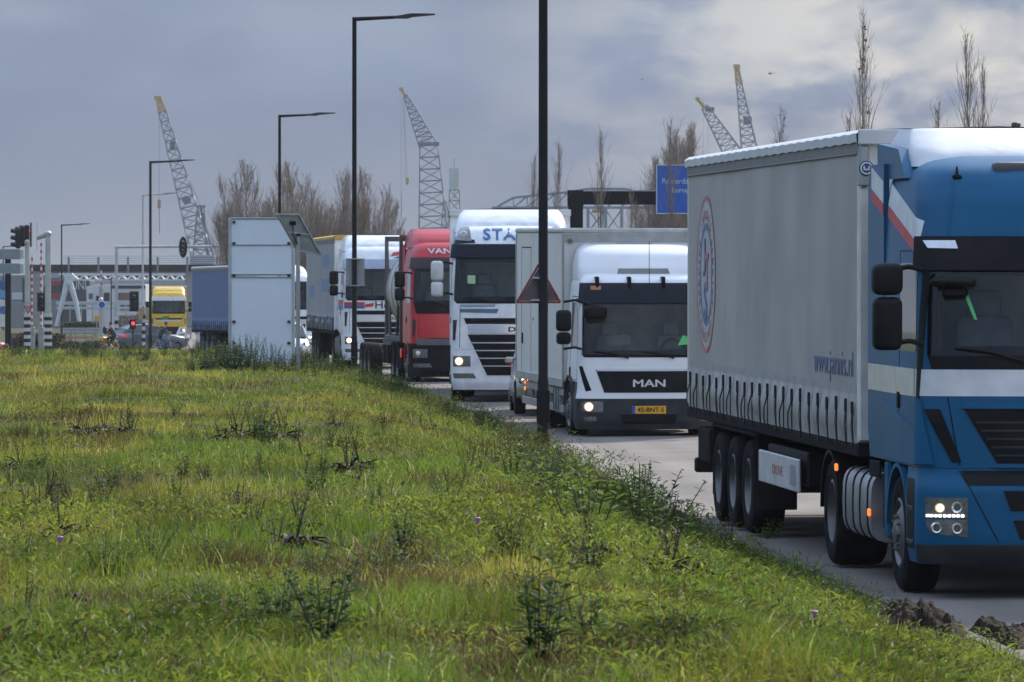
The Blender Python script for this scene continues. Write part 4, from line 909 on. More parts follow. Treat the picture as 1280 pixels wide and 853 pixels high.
g = MB(); c = L.surf(-1.05, 2.30, .0); g.rbox(c[0]-.10, c[0]+.32, c[1]-.34, c[1]-.14, 2.12, 2.36, .08); km = g.build('kerb_mirror', plastic, t); g = MB(); g.tube([(-1.25, .25, 2.46), (-.95, .0, 2.34)], .025, 6); g.build('mirror_arm', plastic, km)
g = MB(); L.patch(g, [(.52, 1.66), (.72, 1.68), (.72, 1.80), (.62, 1.84)], .010, 3, 3); g.build('green_tag', decal_green, t)
g = MB(); L.patch(g, [(-.72, 1.66), (-.30, 1.66), (-.32, 1.84), (-.68, 1.84)], .0095, 3, 3); g.build('dashboard_screen', interior, t)
# box body
bx0, bx1, bz0, bz1 = 1.80, 8.6, .98, 3.66
g = MB(); g.box(-1.275, 1.275, bx0, bx1, bz0, bz1, .02); bxo = g.build('box_body', boxwhite, t)
g = MB(); g.box(-1.30, 1.30, bx0-.02, bx1+.02, bz1-.05, bz1+.05, .03)
g.build('roof_edge', M('roof_edge_grey', (.50, .50, .47), .45, grime=.25), bxo)
g = MB()
for sg in (-1, 1):
    g.box(sg*1.26, sg*1.292, bx0-.012, bx0+.10, bz0, bz1-.05, .012); g.box(sg*1.26, sg*1.292, bx1-.1, bx1+.012, bz0, bz1-.05, .012); g.box(sg*1.26, sg*1.295, bx0, bx1, bz0-.10, bz0+.06, .012)
g.box(-1.27, 1.27, bx0-.012, bx0, bz1-.20, bz1-.05, .004); g.each('box_frame', M('frame_grey', (.42, .42, .40), .4, metal=.3, grime=.3), bxo)
g = MB()
for y in (6.35, 7.75): g.box(-1.279, -1.27, y, y+.02, bz0+.06, bz1-.3)
g.box(-1.279, -1.27, 6.35, 7.77, bz1-.32, bz1-.30); g.build('side_door_seam', chassis, bxo)
g = MB(); g.box(-1.30, -1.27, 7.55, 7.65, 1.55, 1.75, .01); g.box(-1.285, -1.27, 6.0, 6.06, 2.0, 2.06, .01); g.each('door_handle', plastic, bxo)
g = MB(); g.box(-.32, .32, bx0-.02, bx0+.01, 3.26, 3.44, .01); g.build('vent_plate', grey_metal, bxo)
for x in (-1.15, 1.15):
    g = MB(); g.lathe([(0, -.05), (.03, -.045), (.045, -.02), (.045, .02)], (x, bx0-.02, 3.48), 'y', 12); g.build('marker_lamp', lampglass, bxo)
g = MB()
for z in (.42, .72): g.box(-1.24, -1.20, 2.0, 4.2, z, z+.14, .012); g.box(-1.24, -1.20, 5.6, 8.0, z, z+.14, .012)
for y in (2.1, 3.1, 4.1, 5.7, 6.8, 7.9): g.box(-1.202, -1.15, y, y+.06, .42, .98)
g.each('side_guard_rail', M('guard_grey', (.30, .30, .29), .5, grime=.35), t)
for y in (4.25, 7.2):
    g = MB(); g.box(-1.29, -1.26, y, y+.07, .80, .86, .01); g.box(-1.29, -1.26, y, y+.10, .68, .75, .01); g.each('marker_light', amber, t)

# ================================================================== large tractors of one shape in several liveries
def big_cab(t, paint, lit=True, visor_m=plastic, low_m=None, drive=(5.0,), mirror_m=plastic, grille_bars=True, L_=2.3, tail=6.2, tank_m=alu):
    ring = [(.26, 1.20, .05, .2, .07), (.40, 1.24, .0, .22, .07), (.9, 1.25, 0, .2, .07), (1.5, 1.245, .02, .17, .07), (2.08, 1.24, .06, .16, .07), (3.02, 1.21, .20, .16, .07), (3.26, 1.19, .27, .18, .07), (3.46, 1.16, .40, .26, .07), (3.60, 1.10, .60, .32, .06), (3.70, .96, .95, .34, .05)]
    S = dict(rings=ring, len=L_, low=.26, arch=1.10, paint=paint, axle=1.40, screen=(2.10, 2.98, 1.19, 1.15), sidewin=(.45, 1.34, 2.12, 2.92), visor=(2.98, 3.27, 1.27, 1.22, visor_m, .06), lamp=(.84, 1.22, .74, .96), lampr=.075,
             mirror=(.12, 2.18, 2.92, 2.50, mirror_m), drive=list(drive), tail=tail, tank=(2.6, 4.0, tank_m), bumper=low_m or paint, sidefair=(L_+.005, L_+.62, 1.1, 3.6), fairing=low_m or chassis, lit=lit)
    S['patches'] = [('upper_grille', plastic, [(-.93, 1.62), (.93, 1.62), (.98, 1.74), (-.98, 1.74)], .008), ('grille_bar', chrome, [(-.88, 1.42), (.88, 1.42), (.90, 1.60), (-.90, 1.60)], .014),
                    ('radiator_grille', plastic, [(-.50, .56), (.50, .56), (.90, 1.40), (-.90, 1.40)], .010), ('windscreen_base', plastic, [(-1.12, 2.04), (1.12, 2.04), (1.19, 2.11), (-1.19, 2.11)], .005)]
    if grille_bars:
        for z in (.74, .90, 1.06, 1.22):
            k = .52+.38*(z-.56)/.84; S['patches'].append(('grille_slat', chrome, [(-k, z), (k, z), (k+.01, z+.022), (-k-.01, z+.022)], .02))
    for sg in (-1, 1):
        S['patches'] += [('corner_seam', greyplastic, [(sg*1.06, 1.12), (sg*1.072, 1.12), (sg*1.06, 1.98), (sg*1.048, 1.98)], .003), ('fog_light', lampglass, [(sg*1.20, .50), (sg*.72, .50), (sg*.78, .60), (sg*1.22, .60)], .008), ('air_guide', greyplastic, [(sg*1.16, 1.28), (sg*1.22, 1.28), (sg*1.22, 1.70), (sg*1.12, 1.70)], .006)]
    L, body, bump = tractor(t, S)
    g = MB(); D = Loft([(3.52, 1.17, .66, .3, .05), (3.72, 1.14, .85, .34, .05), (3.90, 1.08, 1.2, .36, .05), (4.0, .98, 1.7, .36, .04)], L_+.55); D.shell(g, 3.52, 4.0); g.build('roof_deflector', paint, t)
    return L, D
white2 = M('white_paint_clean', (.80, .815, .835), .32, coat=.4, grime=.12)
silver = M('silver_white_paint', (.60, .61, .62), .30, metal=.1, coat=.4, grime=.12)
t = place('articulated_truck', 'tall white truck with blue STAR lettering, between the red tanker and the box truck', 'truck', -1.29, 115, .008, .004, 'trucks queueing on the road')
L, D = big_cab(t, white2, visor_m=navy, mirror_m=M('mirror_silver', (.62, .63, .64), .35, coat=.3))
star = text_mb('STAR', lambda x, y, d: L.surf(-.58+x*1.0, 3.36+y, .02+d), .92, .24, bold=.02, depth=.01, align='L', spacing=1.12)
star.build('roof_lettering', M('star_blue', (.03, .14, .36), .4), t)
for sg in (-1, 1):
    g = MB(); L.patch(g, [(sg*1.20, 3.36), (sg*.82, 3.33), (sg*.86, 3.62), (sg*1.10, 3.66)], .012, 6, 4); sp = g.build('roof_lamp', lampglass, t)
    g = MB(); c = L.surf(sg*.98, 3.46, .02); g.lathe([(0, -.02), (.07, -.02), (.085, 0), (.085, .03)], c, 'y', 16); g.build('lamp_reflector', chrome, sp)
    g = MB(); L.patch(g, [(sg*1.24, 3.27), (sg*.74, 3.29), (sg*.76, 3.36), (sg*1.22, 3.42)], .006, 6, 3); g.build('navy_band', navy, t)
    g = MB(); L.patch(g, [(sg*1.05, 1.86), (sg*.30, 1.84), (sg*.26, 1.93), (sg*1.05, 1.93)], .006, 8, 2); g.build('front_stripe', M('stripe_slate', (.10, .16, .23), .4), t)
    g = MB(); L.patch(g, [(sg*1.05, 1.97), (sg*.35, 1.97), (sg*.32, 2.02), (sg*1.05, 2.02)], .006, 8, 2); g.build('front_stripe', M('stripe_pale', (.26, .36, .46), .4), t)
    g = MB(); L.patch(g, L.sq(.35, 2.25, 1.60, 2.0, sg), .005, 8, 2); g.build('side_band', M('stripe_grey', (.40, .43, .46), .4), t)
text_mb('DAF', onpatch(L, .15, 1.46, .016), .42, .10, bold=.03, depth=.006).build('front_lettering', decal_black, t)
g = MB(); L.patch(g, [(-.90, 2.45), (-.74, 2.45), (-.74, 2.62), (-.90, 2.62)], .010, 3, 3); g.build('windscreen_tag', M('tag_pale_green', (.35, .55, .30), .5), t)
trailer(t, 3.5, 13.6, 1.15, 4.0, M('curtain_white', (.6, .61, .62), .5, grime=.15), tarp, 0, white2, detail=False)

red_low = M('bumper_slate', (.09, .10, .115), .45, grime=.3)
t = place('tanker_truck', 'red truck pulling a tank container, left of the tall white STAR truck', 'truck', -2.55, 140, .115, .002, 'trucks queueing on the road', gz=.32)
L, D = big_cab(t, red, visor_m=M('visor_dark_red', (.03, .014, .016), .3), low_m=chassis, lit=False, grille_bars=False, drive=(3.9, 5.2), tank_m=chassis)
text_mb('VAN', lambda x, y, d: L.surf(-.80+x, 3.36+y, .02+d), .60, .14, bold=.015, depth=.01, align='L').build('roof_lettering', decal_white, t)
g = MB(); L.patch(g, [(-1.10, 1.06), (1.10, 1.06), (1.14, 1.22), (-1.14, 1.22)], .03, 14, 3); g.build('lower_trim', red_low, t)
g = MB(); L.patch(g, [(-1.0, 1.24), (1.0, 1.24), (1.06, 1.84), (-1.06, 1.84)], .022, 14, 4); g.build('front_panel', red, t)
g = MB(); L.patch(g, [(-1.12, 1.85), (1.12, 1.85), (1.18, 2.12), (-1.18, 2.12)], .012, 14, 3); g.build('windscreen_frame', plastic, t)
g = MB()
for y in (2.96, 7.0):
    for sg in (-1, 1): g.box(sg*1.22-.045, sg*1.22+.045, y, y+.16, 1.15, 3.85, .015)
    for z in (1.15, 3.72): g.box(-1.22, 1.22, y, y+.16, z, z+.13, .015)
for sg in (-1, 1):
    for z in (1.12, ): g.box(sg*1.22-.05, sg*1.22+.05, 2.96, 7.15, z, z+.14, .015)
    g.tube([(sg*1.22, 3.1, 3.7), (sg*1.22, 4.2, 1.25)], .04, 6); g.tube([(sg*1.22, 7.0, 3.7), (sg*1.22, 6.0, 1.25)], .04, 6)
g.box(-.6, .6, 3.6, 15.0, .75, 1.12, .02); g.build('container_frame', M('frame_brown_grey', (.075, .068, .062), .6, grime=.4), t)
g = MB(); g.lathe([(0, 3.0), (.5, 3.02), (.85, 3.11), (1.08, 3.22), (1.23, 3.38), (1.275, 3.5), (1.275, 6.6), (1.23, 6.75), (1.08, 6.9), (.5, 6.97), (0, 6.98)], (0, 0, 2.44), 'y', 40); tk = g.build('tank', M('tank_steel', (.62, .60, .57), .4, metal=.3, grime=.3), t)
g = MB()
for y in (4.0, 5.0, 6.1): g.lathe([(1.277, y), (1.295, y+.01), (1.295, y+.13), (1.277, y+.14)], (0, 0, 2.44), 'y', 40)
g.each('tank_band', M('band_steel', (.34, .33, .32), .4, metal=.5), tk)
for a in (12.0, 13.2, 14.4):
    for sx in (-1.09, 1.09): wheel(t, sx, a, .5, .36, True)
g = MB()
for y in (6.0, 7.0, 8.0): g.box(-1.2, -.8, y, y+.5, .5, 1.0, .02)
g.each('under_locker', chassis, t)
g = MB(); g.box(-1.29, -1.26, 2.45, 2.6, .72, .95, .01); g.build('red_reflector', redlamp, t)

t = place('articulated_truck', 'white truck with red and blue stripe and yellow roof rail, left of the red tanker', 'truck', -5.04, 166, .10, .002, 'trucks queueing on the road')
L, D = big_cab(t, white2, visor_m=M('visor_blue_chrome', (.35, .42, .52), .25, metal=.3), mirror_m=plastic)
for sg in (-1, 1):
    g = MB(); L.patch(g, [(sg*1.24, 1.90), (sg*.62, 1.90), (sg*.62, 1.99), (sg*1.24, 1.99)], .006, 8, 2); g.build('front_stripe', decal_red, t)
    g = MB(); L.patch(g, [(sg*1.24, 1.80), (sg*.62, 1.80), (sg*.62, 1.895), (sg*1.24, 1.895)], .006, 8, 2); g.build('front_stripe', decal_blue, t)
    g = MB(); L.patch(g, L.sq(.35, 2.28, 1.91, 2.06, sg), .005, 8, 2); g.build('side_stripe', decal_red, t)
    g = MB(); L.patch(g, L.sq(.35, 2.28, 1.76, 1.905, sg), .005, 8, 2); g.build('side_stripe', decal_blue, t)
text_mb('Heister', lambda x, y, d: L.surf(-.30+x, 1.80+y, .008+d), 1.10, .22, bold=.008, depth=.004, align='L').build('front_lettering', decal_black, t)
g = MB(); L.patch(g, [(-.62, 1.84), (-.36, 1.86), (-.34, 1.97), (-.60, 1.93)], .012, 4, 2); g.build('front_emblem', decal_red, t)
text_mb('DAF', onpatch(L, .30, 1.46, .016), .42, .10, bold=.03, depth=.006).build('front_lettering', decal_black, t)
g = MB(); L.patch(g, [(.18, 3.36), (.86, 3.44), (.86, 3.56), (.26, 3.48)], .012, 8, 3); g.build('roof_emblem', decal_red, t)
g = MB(); L.patch(g, [(.26, 3.30), (.86, 3.30), (.86, 3.42), (.40, 3.36)], .012, 8, 3); g.build('roof_emblem', decal_blue, t)
g = MB(); L.patch(g, [(.10, .42), (.62, .42), (.62, .53), (.10, .53)], .012, 4, 2); pl = g.build('number_plate', M('plate_pale', (.6, .5, .3), .5), t)
g = MB(); L.patch(g, [(.10, .421), (.20, .421), (.20, .529), (.10, .529)], .0135, 2, 2); g.build('plate_strip', plate_blue, pl)
trailer(t, 3.5, 13.6, 1.15, 4.0, curtain_dgrey, M('yellow_rail', (.62, .38, .06), .5, grime=.2), 20, white2)
for y0, y1, z0, z1 in ((6.0, 9.0, 3.05, 3.45), (6.0, 9.6, 2.3, 2.7), (13.3, 15.5, 2.1, 2.5)):
    g = MB(); g.grid(lambda y, z: (-curtain_x(y, z, 3.5, 13.6, 1.15, 20, 1.275)-.004, y, z), list(np.linspace(y0, y1, 40)), list(np.linspace(z0, z1, 4))); g.build('curtain_graphic', M('graphic_blue', (.16, .24, .38), .6), t)

t = place('articulated_truck', 'white truck with blue curtain trailer half hidden behind the pale sign board', 'truck', -11.1, 243, .24, -.002, 'trucks queueing on the road')
L, D = big_cab(t, white2, visor_m=navy)
trailer(t, 3.5, 12.6, 1.15, 4.0, curtain_blue, M('trailer_roof_pale', (.45, .46, .45), .5, grime=.3), 26, M('headboard_beige', (.45, .42, .36), .5), band=M('band_blue', (.16, .22, .34), .6))
t = place('articulated_truck', 'yellow truck with a white roof edge at the junction, farthest of the trucks', 'truck', -25.9, 400, .06, 0, 'trucks queueing on the road')
L, D = big_cab(t, yellow, visor_m=M('visor_white', (.65, .67, .7), .4), grille_bars=False, low_m=white2)
trailer(t, 3.5, 13.6, 1.15, 4.05, M('curtain_yellowgrey', (.5, .42, .2), .5), tarp, 0, M('headboard_yellow', (.6, .45, .1), .5), detail=False)
g = MB(); L.patch(g, [(-1.1, 1.12), (1.1, 1.12), (1.1, 1.5), (-1.1, 1.5)], .02, 10, 3); g.build('front_panel', yellow, t)
g = MB(); L.patch(g, [(-.5, 1.66), (-.1, 1.62), (0.1, 1.9), (-.5, 1.86)], .012, 4, 2); g.build('front_emblem', M('emblem_green', (.08, .22, .06), .5), t)

# ================================================================== cars
def car(name, label, loc, rz, paint, kind='suv', lit=None, group='cars in the traffic', L=4.5, hw=.9, h=1.5, tail=True):
    """front at -y, root at the middle on the road"""
    t = thing(name, label, 'car', loc, (0, 0, rz), group)
    # stations: y, half width, sill z, shoulder z
    st = [(-.5, .70, .40, .62), (-.47, .84, .32, .72), (-.40, .95, .24, .82), (-.26, 1, .22, .92), (-.14, 1, .22, .97), (.1, 1, .22, 1.0), (.3, 1, .22, 1.02), (.42, .97, .26, 1.03), (.48, .88, .34, .98), (.5, .76, .42, .86)]
    mb = MB(); rows = []
    for f, w, z0, z1 in st:
        W_ = hw*w; z1 = z1*h/1.5; rows.append([(x*W_, f*L, z) for x, z in ((-.80, z0), (-1, z0+.1), (-1.0, (z0+z1)/2), (-.955, z1-.06), (-.86, z1), (-.4, z1+.03), (0, z1+.035), (.4, z1+.03), (.86, z1), (.955, z1-.06), (1.0, (z0+z1)/2), (1, z0+.1), (.80, z0))])
    n = len(rows[0]); mb.add([v for r_ in rows for v in r_], [(j*n+i, j*n+(i+1) % n, (j+1)*n+(i+1) % n, (j+1)*n+i) for j in range(len(rows)-1) for i in range(n)]+[tuple(range(n)), tuple((len(rows)-1)*n+i for i in range(n))[::-1]])
    body = mb.build('body', paint, t, ang=50)
    gh = {'suv': [(-.20, .78, .96), (-.02, .70, 1.42), (.10, .68, 1.49), (.28, .66, 1.46), (.42, .66, 1.24), (.47, .74, 1.0)], 'van': [(-.30, .82, .96), (-.16, .76, 1.40), (.0, .74, 1.48), (.4, .74, 1.48), (.46, .74, 1.40), (.485, .8, 1.0)]}[kind]
    def cab(z_up, grow):
        mb = MB(); rows = []
        for f, w, z in gh:
            zt = z*h/1.5; rows.append([(-hw*.90*grow, f*L, .95*h/1.5), (-hw*w*1.0*grow, f*L, max(zt-.05, .955*h/1.5)), (-hw*w*.85*grow, f*L, zt+z_up), (0, f*L, zt+.02+z_up), (hw*w*.85*grow, f*L, zt+z_up), (hw*w*1.0*grow, f*L, max(zt-.05, .955*h/1.5)), (hw*.90*grow, f*L, .95*h/1.5)])
        n = 7; mb.add([v for r_ in rows for v in r_], [(j*n+i, j*n+i+1, (j+1)*n+i+1, (j+1)*n+i) for j in range(len(rows)-1) for i in range(n-1)]+[tuple(range(n)), tuple((len(rows)-1)*n+i for i in range(n))[::-1]]); return mb
    cab(0, 1).build('windows', glass, t, ang=40)
    mb = MB()
    for k in range(1, len(gh)-2):
        (f0, w0, z0), (f1, w1, z1) = gh[k], gh[k+1]; z0 *= h/1.5; z1 *= h/1.5
        mb.add([(s_*hw*w*.95, f*L, z+dz) for f, w, z in ((f0, w0, z0), (f1, w1, z1)) for s_, dz in ((-1, -.015), (-.8, .025), (0, .04), (.8, .025), (1, -.015))], [(i, i+1, 6+i, 5+i) for i in range(4)])
    mb.build('roof', paint, t, ang=50)
    mb = MB()
    for s_ in (-1, 1):
        for a, b in ((0, 1), (2, 2), (3, 4)):
            f0, w0, z0 = gh[a]; f1, w1, z1 = gh[b]
            p0 = (s_*hw*(.91 if a != b else .91), f0*L, .95*h/1.5); p1 = (s_*hw*w1*1.01, f1*L, z1*h/1.5-.03); mb.tube([p0, p1], .035, 5)
    mb.each('pillar', paint, t)
    for s_ in (-1, 1):
        for f in (-.30, .30):
            wheel(t, s_*(hw-.11), f*L, .33, .22, False)
        mb = MB(); mb.box(s_*hw*.62, s_*hw*.93, -L*.492, -L*.43, .60*h/1.5, .76*h/1.5, .03); hl = mb.build('headlight', lampglass, t)
        if lit:
            mb = MB(); mb.lathe([(0, -.02), (.045, -.018), (.06, 0), (.06, .03)], (s_*hw*.80, -L*.492-.005, .68*h/1.5), 'y', 14); mb.build('lamp_bulb', lamp_on, hl)
        mb = MB(); mb.box(s_*hw*.45, s_*hw*.95, L*.445, L*.497, .80*h/1.5, .95*h/1.5, .02); mb.build('tail_light', redlamp, t)
        mb = MB(); mb.box(s_*hw*.98, s_*(hw+.16), -L*.20, -L*.17, .97*h/1.5, 1.10*h/1.5, .03); mb.build('wing_mirror', paint, t)
    mb = MB(); mb.box(-hw*.5, hw*.5, -L*.503, -L*.47, .36, .60, .02); mb.build('grille', plastic, t)
    mb = MB(); mb.box(-.26, .26, L*.495, L*.503, .62, .73, .004); mb.box(-.26, .26, -L*.506, -L*.50, .44, .55, .004); mb.each('number_plate', plate_yellow, t)
    return t
silverc = M('car_silver', (.34, .33, .31), .3, metal=.5, coat=.6, grime=.2)
car('car', 'silver grey car with lit headlamps squeezed behind the white box truck', (.90, 109.0, float(RZ(109.0))), math.atan(.03), silverc, 'van', True, h=1.5)
car('car', 'small white car with lit headlamps beside the rear of the grey curtain trailer', (-9.0, 219, .05), math.atan(.15), white2, 'van', True, h=1.55)
car('car', 'white car mostly hidden behind the blue curtain trailer, one headlamp showing', (-15.15, 284, -.30), math.atan(.10), silverc, 'van', True, h=1.6)
car('parked_car', 'dark grey sloping roofed car crossing the junction in front of the yellow truck', (-22.4, 345, -.80), R(122), M('car_slate', (.085, .105, .13), .3, metal=.3, coat=.8), 'suv', None, L=4.7, hw=.95, h=1.72)
car('parked_car', 'bright orange red car cut off by the left edge of the picture', (-24.7, 250, -.20), R(100), M('car_red', (.50, .055, .025), .3, coat=.8), 'suv', None, L=4.2, h=1.38)
# ================================================================== lamp posts along the kerb
def base_at(px, Z): 
    x = (px-640)*Z/F; return Vector((x, Z, float(H(x, Z))))
def lamp(px, Z, top_py, arm_px, label, r=.072, arm=True, mat_=dark_metal, htop=None):
    b = base_at(px, Z); top = (htop if htop else CAMZ-(top_py-372)*Z/F)-b.z; al = arm_px*Z/F
    t = thing('street_lamp', label, 'street lamp', b, (0, 0, 0), 'street lamps along the road')
    mb = MB(); mb.tube([(0, 0, -.2), (0, 0, 1.1), (0, 0, 1.12), (0, 0, top)], r*1.25, 14, r*.86); mb.box(-r*1.3, r*1.3, -r*1.35, -r*1.1, .45, .95, .01); mb.build('pole', mat_, t)
    mb = MB(); mb.tube([(-r*.8, 0, top-.05), (al*.55, 0, top+.005*al)], r*.85, 8, r*.6); mb.build('arm', mat_, t)
    mb = MB(); x0 = al*.50; x1 = al
    mb.prism([(x0, top-.03), (x0+.15*al, top-.035), (x0+.22*al, top+.01), (x1, top+.07), (x1, top+.10), (x0+.2*al, top+.11), (x0+.05*al, top+.05), (x0, top+.03)], -.16, .16, 'y'); mb.build('lantern', greyplastic if mat_ is dark_metal else grey_metal, t)
    return t, b, top
t1, b1, _ = lamp(679, 86, None, 185, 'nearest black street lamp, cut off by the top edge, a warning triangle on it', r=.078, htop=10.4)
t2, b2, _ = lamp(443, 156, 22, 101, 'tall black street lamp with a grey board, before the red and blue striped truck')
lamp(349.5, 240, 144, 70, 'black street lamp rising behind the pale board')
lamp(188, 318, 202, 56, 'black street lamp in front of the grey car at the junction', r=.085)
lamp(77, 500, 281, 36, 'distant black street lamp left of the viaduct railing')
lamp(4, 600, 308, 26, 'farthest black street lamp behind the grey direction boards')
lamp(178.5, 366, 243, 47, 'thin pale grey lamp mast with a dark lantern behind the junction', r=.07, mat_=pale_pole)
lamp(139, 520, 349, -16, 'short dark lamp mast below the viaduct', r=.06)

# warning triangle seen from behind, clamped to the nearest lamp pole
def sign_tri(p, side, label):
    t = thing('warning_sign', label, 'road sign', p); h = side*.866; rr = .03
    mb = MB(); tri = [(-side/2, 0), (side/2, 0), (0, h)]; mb.prism([(-side/2+.03, .02), (side/2-.03, .02), (0, h-.05)], -.006, .006, 'y'); mb.build('plate', M('sign_back_dark', (.105, .098, .092), .6, grime=.3), t)
    mb = MB()
    for a, b in ((0, 1), (1, 2), (2, 0)): mb.tube([(tri[a][0], 0, tri[a][1]), (tri[b][0], 0, tri[b][1])], .020, 6)
    mb.build('rim', M('sign_rim_red', (.24, .035, .035), .5), t)
    mb = MB(); mb.box(-.12, .12, -.16, .0, .015, .045, .005); mb.box(-.09, .09, -.16, .0, h*.62, h*.62+.03, .005); mb.each('clamp', grey_metal, t); return t
sign_tri(Vector((b1.x-.07, b1.y+.11, CAMZ-(378-372)*86/F)), .67, 'red rimmed warning triangle seen from behind on the nearest lamp pole')
p = W(444, 358, 156); t = thing('road_sign', 'plain grey rectangular sign seen from behind on the tall lamp pole', 'road sign', (b2.x+.02, b2.y+.12, p.z))
mb = MB(); mb.box(-.26, .26, -.012, .012, 0, .78, .01); mb.build('plate', sign_back, t); mb = MB()
for z in (.0, .75): mb.box(-.13, .13, -.20, .0, z, z+.03, .005)
mb.each('clamp', grey_metal, t)

# ================================================================== pale board and solar panel on the bank
Z0 = 131; b = base_at(327, Z0); k = Z0/F
t = thing('message_board', 'tall pale blue white board in a steel frame, seen from behind among the weeds', 'sign board', b, (0, 0, R(-6)))
w_, topz = 40*k, CAMZ-(273-372)*k-b.z; z1, z2, zlo = CAMZ-(306-372)*k-b.z, CAMZ-(345-372)*k-b.z, -.1
mb = MB()
for za, zb in ((zlo+.12, z2-.012), (z2-.006, z1-.012), (z1-.006, topz-.03)): mb.box(-w_+.03, w_-.03, -.012, .02, za, zb, .006)
mb.build('panel', board_white, t)
for sx in (-1, 1):
    mb = MB(); mb.box(sx*w_-.035, sx*w_+.035, -.04, .05, zlo-.3, topz, .012); o = mb.build('frame_post', M('frame_pale', (.50, .51, .51), .4, metal=.3, grime=.15), t)
    mb = MB()
    for z in (.55, 1.05, z2-.02, z1, topz-.12): mb.box(sx*(w_-.10)-.035, sx*(w_-.10)+.035, -.06, -.012, z, z+.06, .01)
    mb.each('clamp', greyplastic, o)
mb = MB(); mb.box(-w_, w_, -.03, .03, topz-.03, topz+.02, .01)
for z in (z2-.045, z2+.02, z1-.02): mb.box(-w_-.02, w_+.02, -.035, -.013, z, z+.028, .006)
mb.each('cross_rail', grey_metal, t)
Z0 = 124; b = base_at(372.5, Z0); k = Z0/F
t = thing('solar_panel', 'tilted solar panel seen from below on a thin grey mast beside the pale board', 'solar panel', b)
zt = CAMZ-(292-372)*k-b.z; mb = MB(); mb.tube([(0, 0, -.2), (0, 0, zt)], .046, 12); mb.build('mast', grey_metal, t)
def pp(px, py, dy): q = W(px, py, Z0); return Vector((q.x-b.x, dy, q.z-b.z))
A, B, Cc, D_ = pp(347, 268, -.50), pp(373, 268, -.15), pp(399.5, 318, .50), pp(371, 313, .15)
n_ = (B-A).cross(D_-A).normalized()*.035
if n_.y < 0: n_ = -n_
mb = MB(); mb.add([A, B, Cc, D_]+[q+n_ for q in (A, B, Cc, D_)], [(0, 1, 2, 3), (7, 6, 5, 4), (0, 4, 5, 1), (1, 5, 6, 2), (2, 6, 7, 3), (3, 7, 4, 0)]); mb.build('panel', M('panel_underside', (.33, .35, .33), .45, grime=.1), t, smooth=False)
mb = MB(); off = -n_*.5
for a, c in ((A, B), (B, Cc), (Cc, D_), (D_, A), (A.lerp(D_, .5), B.lerp(Cc, .5))): mb.tube([a+off, c+off], .028, 4)
mb.build('panel_frame', alu, t)
mb = MB(); c = (A+B+Cc+D_)/4; mb.tube([(0, 0, zt-.05), c+off], .05, 8); q = A.lerp(B, .5).lerp(D_.lerp(Cc, .5), .22)+off*2; mb.box(q.x-.07, q.x+.07, q.y-.05, q.y+.05, q.z-.05, q.z+.04, .02); mb.tube([q, q+Vector((0, 0, -.25)), (0.02, 0, zt-.3)], .012, 5); mb.build('junction_box', plastic, t)

# ================================================================== bare trees
bark = M('bare_bark', (.20, .165, .135), .9, var=.3, scale=3); twig = M('bare_twigs', (.27, .215, .17), .9, var=.3, scale=2); leafy_y = M('last_yellow_leaves', (.22, .21, .05), .6, var=.4, scale=6)
def tree_mesh(seed, h, spread, nb, r0, tw=.016, sub=9, up=.85, leaves=0, fork=1, tmin=.10):
    rd = random.Random(seed); tr = MB(); cr = MB(); lf = MB()
    def twigs(p0, p1, n, L):
        d = (p1-p0).normalized()
        for i in range(n):
            s = p0.lerp(p1, rd.uniform(.12, 1.0)); a = rd.random()*6.28
            v = (d*up*rd.uniform(.7, 1.3)+Vector((math.cos(a), math.sin(a), .25))*rd.uniform(.2, .55)).normalized(); l = L*rd.uniform(.4, 1)
            m = s+v*l*.5+Vector((0, 0, l*.03)); e = s+v*l+Vector((0, 0, l*.10)); cr.tube([s, m, e], tw*.8, 3, tw*.45, caps=False)
            for q in range(2):
                a2 = rd.random()*6.28; s2 = m.lerp(e, rd.random()); cr.tube([s2, s2+(v+Vector((math.cos(a2), math.sin(a2), .3))*.45).normalized()*l*.45], tw*.6, 3, tw*.4, caps=False)
            if leaves and rd.random() < leaves:
                for q in range(3): leaf(lf, s.lerp(e, rd.random()), (rd.uniform(-1, 1), rd.uniform(-1, 1), rd.uniform(-.5, .5)), .11, .09, .2)
    for f in range(fork):
        a = rd.random()*6.28; lean = (0 if fork == 1 else spread*.35)
        pts = [Vector((0, 0, -.2))]; hh = h*(1 if f == 0 else rd.uniform(.75, .95)); 
        for i in range(1, 9): t_ = i/8; pts.append(Vector((math.cos(a)*lean*t_+rd.uniform(-1, 1)*h*.006, math.sin(a)*lean*t_+rd.uniform(-1, 1)*h*.006, hh*t_)))
        tr.tube(pts, r0, 8, tw*.8)
        for i in range(nb):
            t_ = rd.uniform(tmin, .93)**.9; j = min(int(t_*8), 7); s = pts[j].lerp(pts[j+1], t_*8-j); a2 = rd.random()*6.28; L = (1-t_)*h*.50+h*.05
            v = Vector((math.cos(a2)*spread/h*1.3, math.sin(a2)*spread/h*1.3, 1)).normalized()
            m = s+Vector((v.x*L*.42, v.y*L*.42, v.z*L*.34)); e = s+Vector((v.x*L*.72, v.y*L*.72, v.z*L)); tr.tube([s, m, e], max(r0*(1-t_)*.42, tw), 5, tw*.8)
            twigs(s, m, sub//2, L*.45); twigs(m, e, sub, L*.45)
        twigs(pts[4], pts[8], sub*2, h*.09)
    out = [('trunk', tr.mesh('trunk', bark)), ('crown', cr.mesh('crown', twig, smooth=False))]
    if leaves: out.append(('leaves', lf.mesh('leaves', leafy_y, smooth=False)))
    return out
def tree(name, label, loc, meshes, sc=1, rz=0, group=None):
    t = thing(name, label, 'tree', loc, (0, 0, rz), group); t.scale = (sc, sc, sc)
    for nm, me in meshes:
        o = bpy.data.objects.new(nm, me); C.objects.link(o); o.parent = t
